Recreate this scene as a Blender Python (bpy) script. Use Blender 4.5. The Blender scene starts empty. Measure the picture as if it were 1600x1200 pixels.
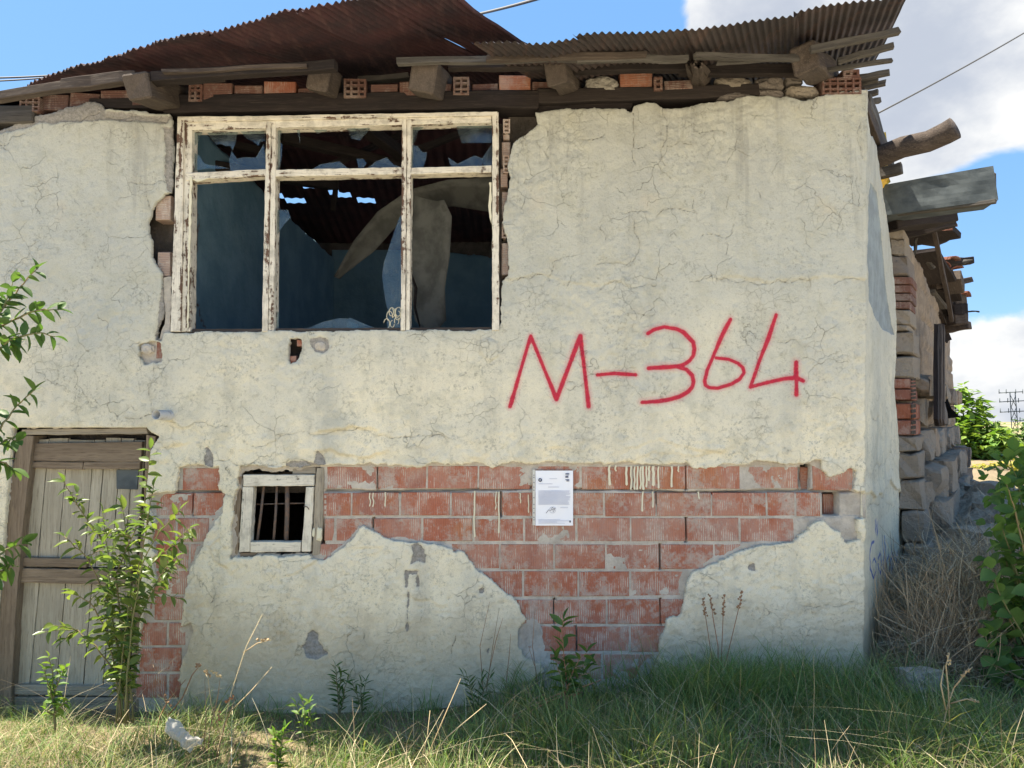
import bpy, math, random
import numpy as np
from mathutils import Vector, Matrix, Quaternion
random.seed(7); rng = np.random.default_rng(7)
PI = math.pi; R = math.radians
sc = bpy.context.scene; COL = sc.collection
# ------------------------------------------------------------------ camera, light, exposure
CAM = Vector((0, -3.9, 1.42)); PITCH = R(3.0); FPX = 1110.0
cd = bpy.data.cameras.new('camera'); cam = bpy.data.objects.new('camera', cd); COL.objects.link(cam)
cam.location = CAM; cam.rotation_euler = (PI/2 + PITCH, 0, 0)
cd.sensor_width = 36; cd.lens = FPX/1600*36; cd.clip_end = 2000; cd.clip_start = .05
sc.camera = cam
SUN = Vector((-.40, .05, .93)).normalized()
sd = bpy.data.lights.new('sun', 'SUN'); so = bpy.data.objects.new('sun', sd); COL.objects.link(so)
sd.energy = 5.0; sd.angle = R(.6); sd.color = (1, .95, .86)
so.rotation_euler = SUN.to_track_quat('Z', 'Y').to_euler()
sc.view_settings.view_transform = 'Standard'; sc.view_settings.look = 'None'
sc.view_settings.exposure = 1.66; sc.view_settings.gamma = 1
sc.view_settings.use_curve_mapping = False
sc.view_settings.use_white_balance = True; sc.view_settings.white_balance_temperature = 7080; sc.view_settings.white_balance_tint = 8
sc.cycles.max_bounces = 8; sc.cycles.diffuse_bounces = 4; sc.cycles.transparent_max_bounces = 12
sc.cycles.use_denoising = True

# ------------------------------------------------------------------ node helper
class NT:
    def __init__(s, nt): s.nt = nt
    def n(s, t, ins=None, **props):
        nd = s.nt.nodes.new(t)
        for k, v in props.items(): setattr(nd, k, v)
        for k, v in (ins or {}).items():
            if isinstance(v, bpy.types.NodeSocket): s.nt.links.new(v, nd.inputs[k])
            else:
                if isinstance(v, tuple) and len(v) == 3 and nd.inputs[k].type == 'RGBA': v = v + (1,)
                nd.inputs[k].default_value = v
        return nd
    def math(s, op, a, b=0.0, c=None, clamp=False):
        nd = s.n('ShaderNodeMath', {0: a, 1: b}, operation=op, use_clamp=clamp)
        if c is not None:
            if isinstance(c, bpy.types.NodeSocket): s.nt.links.new(c, nd.inputs[2])
            else: nd.inputs[2].default_value = c
        return nd.outputs[0]
    def noise(s, vec, scale, detail=4, rough=.6, dist=0.0):
        return s.n('ShaderNodeTexNoise', {'Vector': vec, 'Scale': scale, 'Detail': detail, 'Roughness': rough, 'Distortion': dist}).outputs[0]
    def ramp(s, f, a, b, lo=0.0, hi=1.0):      # smooth map of f from a..b to lo..hi
        return s.n('ShaderNodeMapRange', {0: f, 1: a, 2: b, 3: lo, 4: hi}, interpolation_type='SMOOTHSTEP').outputs[0]
    def mix(s, f, a, b):
        nd = s.nt.nodes.new('ShaderNodeMix'); nd.data_type = 'RGBA'
        for k, v in ((0, f), (6, a), (7, b)):
            if isinstance(v, bpy.types.NodeSocket): s.nt.links.new(v, nd.inputs[k])
            else: nd.inputs[k].default_value = (v + (1,)) if isinstance(v, tuple) and len(v) == 3 else v
        return nd.outputs[2]
    def scale(s, vec, xyz):
        return s.n('ShaderNodeVectorMath', {0: vec, 1: xyz}, operation='MULTIPLY').outputs[0]
    def attr(s, name): return s.n('ShaderNodeAttribute', attribute_name=name).outputs['Fac']
    def attrc(s, name): return s.n('ShaderNodeAttribute', attribute_name=name).outputs['Color']
    def pos(s): return s.n('ShaderNodeNewGeometry').outputs['Position']
    def obj(s): return s.n('ShaderNodeTexCoord').outputs['Object']
    def rnd(s): return s.n('ShaderNodeObjectInfo').outputs['Random']
    def bump(s, h, dist, strength=1.0, normal=None):
        i = {'Height': h, 'Distance': dist, 'Strength': strength}
        if normal is not None: i['Normal'] = normal
        return s.n('ShaderNodeBump', i).outputs[0]
def material(name, build, rough=.85, spec=.2):
    m = bpy.data.materials.new(name); m.use_nodes = True; m.node_tree.nodes.clear(); g = NT(m.node_tree)
    p = g.n('ShaderNodeBsdfPrincipled', {'Roughness': rough, 'Specular IOR Level': spec})
    o = g.n('ShaderNodeOutputMaterial'); m.node_tree.links.new(p.outputs[0], o.inputs[0])
    r = build(g)
    if isinstance(r, tuple) and not isinstance(r[0], bpy.types.NodeSocket) and len(r) == 3: r = dict(c=r)
    if not isinstance(r, dict): r = dict(c=r)
    for k, s in (('c', 'Base Color'), ('n', 'Normal'), ('r', 'Roughness'), ('m', 'Metallic')):
        if k in r:
            v = r[k]
            if isinstance(v, bpy.types.NodeSocket): m.node_tree.links.new(v, p.inputs[s])
            else: p.inputs[s].default_value = v + (1,) if isinstance(v, tuple) else v
    m['p'] = p.name
    return m

# ------------------------------------------------------------------ world: sky and clouds
w = bpy.data.worlds.new('World'); sc.world = w; w.use_nodes = True; w.node_tree.nodes.clear(); g = NT(w.node_tree)
sky = g.n('ShaderNodeTexSky', sky_type='NISHITA', sun_disc=False, sun_elevation=math.asin(SUN.z),
          sun_rotation=math.atan2(SUN.x, SUN.y), altitude=1000.0, air_density=1.0, dust_density=.6, ozone_density=1.5)
tc = g.n('ShaderNodeTexCoord').outputs['Generated']
def pdir(px, py):
    a, b = (px-800)/FPX, (600-py)/FPX
    c, s = math.cos(PITCH), math.sin(PITCH)
    return Vector((a, c - b*s, s + b*c))
def blob(px, py, rad):                        # 1 at the direction, 0 beyond rad
    d = pdir(px, py).normalized()
    dd = g.n('ShaderNodeVectorMath', {0: tc, 1: tuple(d)}, operation='DISTANCE').outputs['Value']
    return g.ramp(dd, 0, rad, 1, 0)
nz = g.noise(g.scale(tc, (1, 1, 1.7)), 3.0, 9, .56, .3)
m_ = g.math('MULTIPLY', g.math('SUBTRACT', nz, .5), 1.7)
for px, py, r_, wt in ((1330, -60, .42, .55), (1560, 120, .36, .55), (1180, 20, .16, .28), (1560, 600, .20, .65), (1600, 290, .13, -.55), (1480, 420, .20, -.45),
                       (600, 60, .62, -.5), (900, 0, .22, -.3)):
    m_ = g.math('ADD', m_, g.math('MULTIPLY', blob(px, py, r_), wt))
mask = g.ramp(m_, .10, .26)
n2 = g.noise(g.scale(tc, (1, 1, 1.5)), 5.0, 6, .55)
shade = g.ramp(g.math('ADD', n2, g.math('MULTIPLY', m_, .25)), .38, .78)
ccol = g.mix(shade, (3.65, 3.75, 3.95), (1.75, 2.0, 2.55))
blue = g.mix(.72, sky.outputs[0], (.58, 1.6, 3.45))
col = g.mix(mask, blue, ccol)
bg = g.n('ShaderNodeBackground', {'Color': col, 'Strength': .10})
wo = g.n('ShaderNodeOutputWorld'); w.node_tree.links.new(bg.outputs[0], wo.inputs[0])

# ------------------------------------------------------------------ basic helpers
def pix(px, py, Y=0.0):                        # photograph direction met with the plane y = Y
    d = pdir(px, py); t = (Y - CAM.y)/d.y
    return CAM + d*t
def pixd(px, py, P, n):                        # ... met with any plane
    d = pdir(px, py); t = (Vector(P)-CAM).dot(n)/d.dot(n)
    return CAM + d*t
MPP = 3.9/FPX
def tag(o, label=None, cat=None, group=None, kind=None):
    if label: o['label'] = label
    if cat: o['category'] = cat
    if group: o['group'] = group
    if kind: o['kind'] = kind
    return o
def link(name, me, mat=None, parent=None):
    o = bpy.data.objects.new(name, me); COL.objects.link(o)
    if mat and not me.materials: me.materials.append(mat)
    if parent:
        o.parent = parent; o.matrix_parent_inverse = parent.matrix_world.inverted() if False else Matrix.Identity(4)
    return o
def empty(name, loc=(0, 0, 0)):
    o = bpy.data.objects.new(name, None); COL.objects.link(o); o.location = loc; o.empty_display_size = .1
    return o
def wpos(parent):                              # parents here are never rotated
    v = Vector((0, 0, 0)); p = parent
    while p: v += p.location; p = p.parent
    return v
def mesh(name, V, F, smooth=False):
    me = bpy.data.meshes.new(name); me.from_pydata([tuple(v) for v in V], [], F)
    if smooth: me.polygons.foreach_set('use_smooth', [True]*len(me.polygons))
    me.update(); return me
def npmesh(name, V, Q, smooth=False, tris=None):
    V = np.asarray(V, np.float32); Q = np.asarray(Q, np.int32).reshape(-1, 4)
    T = np.zeros((0, 3), np.int32) if tris is None else np.asarray(tris, np.int32).reshape(-1, 3)
    me = bpy.data.meshes.new(name); me.vertices.add(len(V)); me.vertices.foreach_set('co', V.ravel())
    me.loops.add(Q.size + T.size); me.loops.foreach_set('vertex_index', np.concatenate([Q.ravel(), T.ravel()]))
    me.polygons.add(len(Q)+len(T))
    ls = np.concatenate([np.arange(len(Q))*4, Q.size + np.arange(len(T))*3]).astype(np.int32)
    me.polygons.foreach_set('loop_start', ls)
    me.update(calc_edges=True)
    me.polygons.foreach_set('use_smooth', np.full(len(Q)+len(T), smooth))
    return me
def fattr(me, name, a):
    at = me.attributes.new(name, 'FLOAT', 'POINT'); at.data.foreach_set('value', np.asarray(a, np.float32).ravel())
def cattr(me, name, a):
    at = me.attributes.new(name, 'FLOAT_COLOR', 'POINT'); a = np.asarray(a, np.float32)
    a = np.concatenate([a, np.ones((len(a), 1), np.float32)], 1); at.data.foreach_set('color', a.ravel())
def place(name, V, F, mat, parent=None, smooth=False):     # world-space verts -> object with origin at its centre
    V = [Vector(v) for v in V]; c = sum(V, Vector())/len(V)
    o = link(name, mesh(name, [v-c for v in V], F, smooth), mat, parent)
    o.location = c - (wpos(parent) if parent else Vector()); return o
def jit(a): return random.uniform(-a, a)
def resample(poly, step, j, closed=True):
    out = []; n = len(poly)
    for i in range(n if closed else n-1):
        a = np.array(poly[i], float); b = np.array(poly[(i+1) % n], float); L = np.hypot(*(b-a)); k = max(1, int(L/step))
        nrm = np.array([-(b-a)[1], (b-a)[0]])/(L+1e-9)
        for q in range(k):
            p = a+(b-a)*q/k
            if q: p = p + nrm*jit(j)
            out.append(tuple(p))
    if not closed: out.append(tuple(poly[-1]))
    return out
def prism(name, poly, y0, y1, mat, parent=None, j=0.6, step=14, bev=.0):   # pixel outline at y0, straight back to y1
    pl = resample(poly, step, j) if j else poly
    P = [pix(x, y, y0) for x, y in pl]; n = len(P)
    back = [Vector((p.x, y1, p.z)) for p in P]
    if bev:
        c = sum(P, Vector())/n; fr = []
        for p in P:
            d = (p-c); fr.append(Vector((p.x - (bev if d.x > 0 else -bev), y0-0.0, p.z - (bev if d.z > 0 else -bev))))
        mid = [Vector((p.x, y0+bev, p.z)) for p in P]
        V = fr+mid+back; F = [list(range(n))]
        a2 = sum((P[i].x*P[(i+1) % n].z-P[(i+1) % n].x*P[i].z) for i in range(n))
        for r0 in (0, n):
            for i in range(n):
                k = (i+1) % n; F.append([r0+i, r0+n+i, r0+n+k, r0+k])
        F.append([2*n+i for i in range(n)][::-1])
    else:
        V = P+back; F = [list(range(n)), [n+i for i in range(n)][::-1]]+[[i, n+i, n+(i+1) % n, (i+1) % n] for i in range(n)]
    a2 = sum((P[i].x*P[(i+1) % n].z-P[(i+1) % n].x*P[i].z) for i in range(n))
    if a2 < 0: F = [f[::-1] for f in F]
    return place(name, V, F, mat, parent)
def bar(name, p0, p1, wd, ht, mat, parent=None, w1=None, h1=None, j=.004, up=(0, 0, 1), seg=4, roll=0):   # timber from p0 to p1
    p0, p1 = Vector(p0), Vector(p1); d = p1-p0; L = d.length; w1 = w1 or wd; h1 = h1 or ht
    V = []; F = []
    for i in range(seg+1):
        t = i/seg; a = (wd+(w1-wd)*t)/2; b = (ht+(h1-ht)*t)/2
        oy, oz = (jit(j), jit(j)) if 0 < i < seg else (0, 0)
        for sy, sz in ((-1, -1), (1, -1), (1, 1), (-1, 1)):
            V.append((L*t + (jit(j*1.5) if i in (0, seg) else 0), sy*a+oy+jit(j*.5), sz*b+oz+jit(j*.5)))
    for i in range(seg):
        for k in range(4):
            F.append([i*4+k, i*4+(k+1) % 4, (i+1)*4+(k+1) % 4, (i+1)*4+k])
    F.append([3, 2, 1, 0]); F.append([seg*4+k for k in range(4)])
    o = link(name, mesh(name, V, F), mat, parent)
    x = d.normalized(); y = Vector(up).cross(x)
    if y.length < 1e-4: y = Vector((0, 1, 0))
    y.normalize(); z = x.cross(y); M = Matrix((x, y, z)).transposed()
    if roll: M = M @ Matrix.Rotation(roll, 3, 'X')
    o.rotation_mode = 'QUATERNION'; o.rotation_quaternion = M.to_quaternion(); o.location = p0 - (wpos(parent) if parent else Vector())
    bv = o.modifiers.new('edge', 'BEVEL'); bv.width = min(wd, ht)*.07; bv.segments = 1; bv.limit_method = 'ANGLE'
    return o
def tube_geo(pts, rad, sides=6, V=None, F=None, cap=True):
    V = [] if V is None else V; F = [] if F is None else F; pts = [Vector(p) for p in pts]; n = len(pts); b0 = len(V)
    if not hasattr(rad, '__len__'): rad = [rad]*n
    prev = None
    for i, p in enumerate(pts):
        d = (pts[min(i+1, n-1)]-pts[max(i-1, 0)]).normalized()
        ref = prev if prev is not None else (Vector((0, 0, 1)) if abs(d.z) < .9 else Vector((1, 0, 0)))
        a = d.cross(ref)
        if a.length < 1e-5: a = d.cross(Vector((1, 0, .3)))
        a.normalize(); b = d.cross(a).normalized(); prev = -b if prev is None else prev
        prev = a.cross(d).normalized()
        for k in range(sides):
            t = 2*PI*k/sides; V.append(p + (a*math.cos(t)+prev*math.sin(t))*rad[i])
    for i in range(n-1):
        for k in range(sides):
            F.append([b0+i*sides+k, b0+i*sides+(k+1) % sides, b0+(i+1)*sides+(k+1) % sides, b0+(i+1)*sides+k])
    if cap:
        F.append([b0+k for k in range(sides)][::-1]); F.append([b0+(n-1)*sides+k for k in range(sides)])
    return V, F
def tube(name, pts, rad, mat, parent=None, sides=6, smooth=True):
    V, F = tube_geo(pts, rad, sides); return place(name, V, F, mat, parent, smooth)

# ------------------------------------------------------------------ numpy noise
TAB = rng.random((256, 256)).astype(np.float32)
def vn(x, y, s=0):
    xi = np.floor(x).astype(int); yi = np.floor(y).astype(int); fx = x-xi; fy = y-yi
    fx = fx*fx*(3-2*fx); fy = fy*fy*(3-2*fy); a = lambda i, j: TAB[(i+s*37) & 255, (j+s*91) & 255]
    return (a(xi, yi)*(1-fx)+a(xi+1, yi)*fx)*(1-fy)+(a(xi, yi+1)*(1-fx)+a(xi+1, yi+1)*fx)*fy
def fbm(x, y, s=0, o=4, r=.5):
    v = 0; a = 1; t = 0
    for k in range(o): v = v + a*vn(x*2**k, y*2**k, s+k*7); t += a; a *= r
    return v/t - .5
def sst(x, a, b): t = np.clip((x-a)/(b-a), 0, 1); return t*t*(3-2*t)

# ------------------------------------------------------------------ ground height
def gz(x, y):
    x = np.asarray(x, float); y = np.asarray(y, float)
    z = -.02 - .11*sst(-x, -.9, .9) + .03*np.minimum(y, 0)*sst(-y, 0, .6) + .018*fbm(x*1.3, y*1.3, 3)*2
    z = np.where(y < -6, z, z)
    r = sst(x, 1.75, 2.2)
    z = z + r*(.33*sst(y, .15, 1.25)) + sst(x, 2.1, 3.2)*.10*sst(y, -.2, .4)
    z = z + .35*np.exp(-((x-4.6)/.9)**2-((y-2.9)/1.3)**2) + .10*np.exp(-((x-3.3)/.5)**2-((y-1.4)/.7)**2)
    z = z + sst(y, 6, 10)*sst(x, 5, 7)*.25
    z = z + r*sst(y, .2, 1.2)*.06*fbm(x*5, y*5, 9)*2
    return z

# ------------------------------------------------------------------ materials
def crackle(g, P, sc_, wd, maskscale, lo, hi):
    v = g.n('ShaderNodeTexVoronoi', {'Vector': g.n('ShaderNodeVectorMath', {0: P, 1: g.n('ShaderNodeVectorMath', {0: g.n('ShaderNodeTexNoise', {'Vector': P, 'Scale': 14.0, 'Detail': 4.0}).outputs[1], 'Scale': .07}, operation='SCALE').outputs[0]}, operation='ADD').outputs[0], 'Scale': sc_}, feature='DISTANCE_TO_EDGE').outputs[0]
    line = g.ramp(v, 0, wd, 1, 0)
    mk = g.ramp(g.noise(P, maskscale, 3), lo, hi)
    return g.math('MULTIPLY', line, mk)
def b_plaster(g, side=False):
    P = g.pos(); z = g.n('ShaderNodeSeparateXYZ', {0: P}).outputs[2]
    big = g.noise(P, 1.6, 5, .6); mid = g.noise(P, 7, 6, .65); fine = g.noise(P, 60, 6, .7); vf = g.noise(P, 220, 3, .7)
    base = g.mix(g.ramp(big, .38, .62), (.84, .765, .58), (.77, .715, .565))
    grime_bounce = g.math('MULTIPLY', g.ramp(g.math('ADD', z, g.math('MULTIPLY', g.math('SUBTRACT', big, .5), 1.2)), 1.05, 2.3), .9)     # grimy grey above; creamier lower coat, lightened in place of bounced ground light
    base = g.mix(grime_bounce, base, (.475, .48, .43))
    base = g.mix(g.math('MULTIPLY', g.ramp(mid, .48, .66), g.ramp(z, .9, 1.6, .22, .5)), base, (.47, .455, .36))
    up = g.ramp(z, 2.1, 3.1)
    blot = g.math('MULTIPLY', g.ramp(g.noise(P, 1.9, 6, .7), .47, .60), g.math('ADD', g.math('MULTIPLY', up, .35), .06))
    base = g.mix(blot, base, (.37, .375, .355))
    run = g.math('MULTIPLY', g.ramp(g.noise(g.scale(P, (11, 11, .9)), 1, 5, .65), .52, .68), g.math('ADD', g.math('MULTIPLY', up, .5), .12))
    base = g.mix(run, base, (.30, .295, .265))
    base = g.mix(g.math('MULTIPLY', g.ramp(g.noise(P, 3.3, 6, .7), .58, .74), .25), base, (.58, .47, .33))
    st = g.noise(g.scale(P, (5.5, 5.5, 1.1)), 1, 4, .6)
    base = g.mix(g.math('MULTIPLY', g.ramp(st, .52, .75), .35), base, (.36, .36, .32))
    sp = g.math('MULTIPLY', g.ramp(fine, .52, .64), g.ramp(g.noise(P, 4.5, 5, .65), .47, .60))
    base = g.mix(g.math('MULTIPLY', sp, .5), base, (.20, .20, .165))
    base = g.mix(g.math('MULTIPLY', g.ramp(vf, .54, .70), .45), base, (.28, .27, .22))
    base = g.mix(g.math('MULTIPLY', g.ramp(g.noise(P, 26, 6, .75), .54, .66), .45), base, (.36, .345, .28))
    low = g.math('MULTIPLY', g.ramp(g.math('ADD', z, g.math('MULTIPLY', mid, -.5)), -.1, .30, 1, 0), .55)
    base = g.mix(low, base, (.45, .36, .23))
    cr = g.math('MAXIMUM', crackle(g, P, 5.5, .007, 3.2, .50, .60), g.math('MULTIPLY', crackle(g, P, 19.0, .022, 4.1, .52, .64), .6))
    base = g.mix(g.math('MULTIPLY', cr, .6), base, (.20, .19, .15))
    chip = g.attr('chip'); grey = g.mix(g.ramp(fine, .35, .7), (.36, .34, .31), (.22, .205, .185))
    if side: grey = g.mix(g.ramp(mid, .4, .6), (.30, .34, .35), (.24, .27, .28))
    cn = g.math('ADD', chip, g.math('MULTIPLY', g.math('SUBTRACT', fine, .5), .012))
    base = g.mix(g.ramp(cn, -.002, .002), base, grey)
    ck = g.math('ADD', g.attr('crack'), g.math('MULTIPLY', g.math('SUBTRACT', fine, .5), .012))
    base = g.mix(g.math('MULTIPLY', g.ramp(ck, -.001, .003, .8, 0), g.ramp(g.noise(P, 11, 4, .7), .42, .56, .05, 1)), base, (.10, .09, .07))
    base = g.mix(g.math('MULTIPLY', g.ramp(ck, .004, .03, .22, 0), g.ramp(mid, .42, .6)), base, (.40, .37, .30))
    s = g.math('ADD', g.math('MULTIPLY', g.attr('spray'), g.ramp(g.noise(P, 5, 2), .3, .7, .85, 1.25)), g.math('MULTIPLY', g.math('SUBTRACT', fine, .5), .009))
    sc_col = (.10, .15, .42) if side else (.50, .018, .05)
    if side:
        base = g.mix(g.ramp(s, .005, .014, .9, 0), base, sc_col)
    else:
        base = g.mix(g.ramp(s, .006, .036, .36, 0), base, (.62, .10, .15))
        base = g.mix(g.math('MULTIPLY', g.ramp(s, .0075, .0155, .96, 0), g.ramp(vf, .42, .30, 1, .55)), base, sc_col)
    if not side:
        speck = g.math('MULTIPLY', g.ramp(vf, .60, .66), g.ramp(s, .012, .05, .7, 0)); base = g.mix(speck, base, sc_col)
    h = g.math('ADD', g.math('MULTIPLY', fine, .5), g.math('ADD', g.math('MULTIPLY', vf, .18), g.math('MULTIPLY', mid, .9)))
    h = g.math('SUBTRACT', h, g.math('MULTIPLY', cr, .3))
    h = g.math('SUBTRACT', h, g.ramp(ck, .0, .004, .3, 0))
    return dict(c=base, n=g.bump(h, .013, 1.0))
M = {}
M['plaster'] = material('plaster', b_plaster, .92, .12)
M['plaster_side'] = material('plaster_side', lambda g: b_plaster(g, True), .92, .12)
def b_mortar(c1, c2, bs=.01):
    def f(g):
        P = g.pos(); a = g.noise(P, 9, 6, .65); b = g.noise(P, 70, 5, .7)
        c = g.mix(g.ramp(a, .35, .65), c1, c2); c = g.mix(g.math('MULTIPLY', g.ramp(b, .5, .75), .5), c, tuple(v*.45 for v in c1))
        return dict(c=c, n=g.bump(g.math('ADD', a, g.math('MULTIPLY', b, .6)), bs))
    return f
M['mortar'] = material('mortar', b_mortar((.56, .51, .44), (.40, .36, .31)), .95, .1)
M['mud'] = material('mud_mortar', b_mortar((.36, .285, .215), (.25, .20, .155), .02), .95, .1)
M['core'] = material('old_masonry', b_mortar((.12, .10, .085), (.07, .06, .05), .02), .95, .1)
def b_brick(kind):
    def f(g):
        P = g.pos(); O = g.obj(); r = g.rnd(); a = g.noise(P, 6, 5, .65); b = g.noise(P, 45, 5, .75); c_ = g.noise(P, 14, 4, .6)
        if kind == 'pale': c = g.mix(r, (.46, .33, .26), (.40, .31, .26))
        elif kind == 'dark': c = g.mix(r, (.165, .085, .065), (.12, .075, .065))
        elif kind == 'bright': c = g.mix(r, (.42, .17, .10), (.36, .15, .09))
        elif kind == 'red': c = g.mix(r, (.33, .115, .065), (.26, .11, .08))
        else:
            c = g.mix(r, (.45, .145, .085), (.36, .165, .125))
            c = g.mix(g.ramp(a, .42, .58), c, (.42, .13, .07))
            c = g.mix(g.math('MULTIPLY', g.ramp(g.noise(P, 2.5, 3), .55, .65), .6), c, (.48, .20, .09))
        ax = 0 if kind in ('wall', 'red') else 2
        sx = g.n('ShaderNodeSeparateXYZ', {0: O}).outputs[ax]
        rib = g.math('SINE', g.math('MULTIPLY', sx, 2*PI/.0098))
        ribm = g.ramp(rib, -.3, .6)
        # mortar scum left in the grooves and in broad smears
        sm = g.ramp(g.math('ADD', g.math('MULTIPLY', b, .45), g.math('MULTIPLY', g.noise(P, 5.5, 6, .7), .75)), .585, .72)
        film = g.ramp(g.noise(P, 3.1, 5, .65), .42, .62, .04, .42)
        st = g.noise(g.scale(P, (1, 1, .22)), 75, 3, .6)
        grv = g.math('MULTIPLY', g.ramp(ribm, .65, .1), g.ramp(g.math('ADD', g.noise(P, 7, 5, .65), g.math('MULTIPLY', st, .35)), .655, .79))
        ms = g.math('MAXIMUM', g.math('MULTIPLY', sm, .75), g.math('MULTIPLY', grv, .85))
        if kind in ('dark', 'bright', 'red'): ms = g.math('MULTIPLY', ms, .45)
        grey = g.mix(g.ramp(b, .4, .65), (.56, .50, .43), (.40, .35, .30))
        c = g.mix(g.math('MULTIPLY', g.ramp(ribm, .45, 0), .30), c, (.16, .06, .04))
        c = g.mix(film, c, (.50, .35, .285)) if kind == 'wall' else c
        c = g.mix(ms, c, grey)
        h = g.math('ADD', g.math('MULTIPLY', ribm, .55), g.math('MULTIPLY', g.math('ADD', b, ms), .4))
        return dict(c=c, n=g.bump(h, .0035, .9))
    return f
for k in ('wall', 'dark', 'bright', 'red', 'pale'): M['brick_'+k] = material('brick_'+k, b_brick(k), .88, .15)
def b_stone(c1, c2):
    def f(g):
        O = g.pos(); a = g.noise(O, 5, 6, .6); b = g.noise(O, 40, 5, .7); r = g.rnd()
        c = g.mix(g.math('ADD', g.math('MULTIPLY', r, .6), g.math('MULTIPLY', a, .5)), c1, c2)
        c = g.mix(g.math('MULTIPLY', g.ramp(b, .5, .7), .45), c, tuple(x*.5 for x in c1))
        c = g.mix(g.math('MULTIPLY', g.ramp(a, .55, .7), .4), c, (.36, .31, .25))
        return dict(c=c, n=g.bump(g.math('ADD', a, g.math('MULTIPLY', b, .6)), .035))
    return f
M['stone'] = material('stone', b_stone((.36, .30, .235), (.27, .235, .195)), .9, .15)
M['stone_dark'] = material('dark_stone', b_stone((.19, .165, .15), (.24, .205, .175)), .9, .15)
M['stone_pale'] = material('pale_stone', b_stone((.40, .37, .32), (.33, .30, .26)), .9, .15)
def b_wood(c1, c2, c3, sc3, paint=None, pl=.5):
    def f(g):
        O = g.obj(); r = g.rnd()
        off = g.n('ShaderNodeVectorMath', {0: g.scale(O, sc3), 1: g.n('ShaderNodeCombineXYZ', {0: g.math('MULTIPLY', r, 37), 1: g.math('MULTIPLY', r, 11)}).outputs[0]}, operation='ADD').outputs[0]
        a = g.noise(off, 1, 7, .62, .3); b = g.noise(off, 4.2, 5, .7); pz = g.noise(g.pos(), 5, 4)
        c = g.mix(g.ramp(a, .32, .68), c1, c2); c = g.mix(g.math('MULTIPLY', g.ramp(b, .50, .66), .75), c, c3)
        c = g.mix(g.math('MULTIPLY', g.ramp(pz, .45, .7), .45), c, c2)
        c = g.mix(g.math('MULTIPLY', r, .3), c, c3)
        h = g.math('ADD', a, g.math('MULTIPLY', b, .7))
        if paint:
            q = g.math('ADD', g.math('MULTIPLY', a, .9), g.math('MULTIPLY', g.noise(g.pos(), 23, 5, .7), .65))
            pm = g.ramp(q, pl+.245, pl+.275, 1, 0)
            edge = g.math('MULTIPLY', g.ramp(q, pl+.20, pl+.245), pm)
            pc = g.mix(g.ramp(g.noise(g.pos(), 12, 5, .7), .42, .68), paint, tuple(x*.68 for x in paint))
            pc = g.mix(g.math('MULTIPLY', g.ramp(b, .54, .64), .45), pc, (.25, .19, .14))
            c = g.mix(pm, c, g.mix(g.math('MULTIPLY', edge, .3), pc, c3)); h = g.math('ADD', h, g.math('MULTIPLY', pm, .9))
        return dict(c=c, n=g.bump(h, .004, .9))
    return f
SX, SZ = (2.2, 38, 38), (38, 38, 2.2)
OLD = ((.085, .066, .056), (.045, .036, .032), (.14, .115, .095)); GREY = ((.13, .12, .11), (.07, .064, .058), (.035, .031, .028)); DOORF = ((.30, .235, .17), (.19, .145, .105), (.095, .07, .05)); LGREY = ((.42, .37, .29), (.30, .26, .20), (.14, .115, .09)); DARK = ((.032, .025, .024), (.020, .017, .017), (.055, .044, .038))
DOORC = ((.48, .44, .35), (.36, .325, .255), (.19, .165, .125))
for nm, cs in (('old', OLD), ('grey', GREY), ('dark', DARK), ('door', DOORC), ('doorf', DOORF), ('lgrey', LGREY)):
    M['wx_'+nm] = material('wood_x_'+nm, b_wood(*cs, SX), .9, .12); M['wz_'+nm] = material('wood_z_'+nm, b_wood(*cs, SZ), .9, .12)
WP = ((.23, .12, .085), (.14, .085, .06), (.08, .05, .04))
M['wx_paint'] = material('flaking_paint_x', b_wood(*WP, SX, (.70, .65, .55), .63), .8, .2)
M['wz_paint'] = material('flaking_paint_z', b_wood(*WP, SZ, (.70, .65, .55), .60), .8, .2)
M['wx_white'] = material('whitewashed_x', b_wood(*GREY, SX, (.70, .65, .54), .68), .85, .15)
M['wz_white'] = material('whitewashed_z', b_wood(*GREY, SZ, (.70, .65, .54), .65), .85, .15)
def b_roof(c1, c2, c3):
    def f(g):
        P = g.pos(); O = g.obj(); a = g.noise(P, 2.4, 6, .65); b = g.noise(P, 28, 5, .7); s = g.noise(g.scale(P, (30, 2, 2)), 1, 4)
        c = g.mix(g.ramp(a, .38, .62), c1, c2); c = g.mix(g.math('MULTIPLY', g.ramp(s, .5, .72), .5), c, c3)
        c = g.mix(g.math('MULTIPLY', g.ramp(b, .55, .75), .5), c, tuple(x*.5 for x in c1))
        return dict(c=c, n=g.bump(b, .002), r=g.ramp(a, .3, .7, .62, .85))
    return f
M['rust'] = material('rusty_sheet', b_roof((.070, .032, .036), (.036, .025, .031), (.12, .068, .066)), .7, .3)
M['rustgrey'] = material('grey_rusty_sheet', b_roof((.062, .046, .043), (.040, .033, .034), (.105, .055, .042)), .7, .3)
M['sheet'] = material('dull_zinc', lambda g: dict(c=g.mix(g.ramp(g.noise(g.pos(), 9, 6, .6), .4, .65), (.105, .122, .13), (.065, .078, .086)), n=g.bump(g.noise(g.pos(), 5, 3), .004), r=.8), .8, .2)
M['teal'] = material('teal_paint', lambda g: dict(c=g.mix(g.math('MULTIPLY', g.ramp(g.attr('crack'), .004, .02, 1, 0), .95), g.mix(g.ramp(g.noise(g.pos(), 3, 6, .6), .4, .62), (.15, .25, .31), (.11, .20, .255)), (.10, .06, .045)), n=g.bump(g.noise(g.pos(), 12, 5), .01)), .9, .1)
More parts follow.
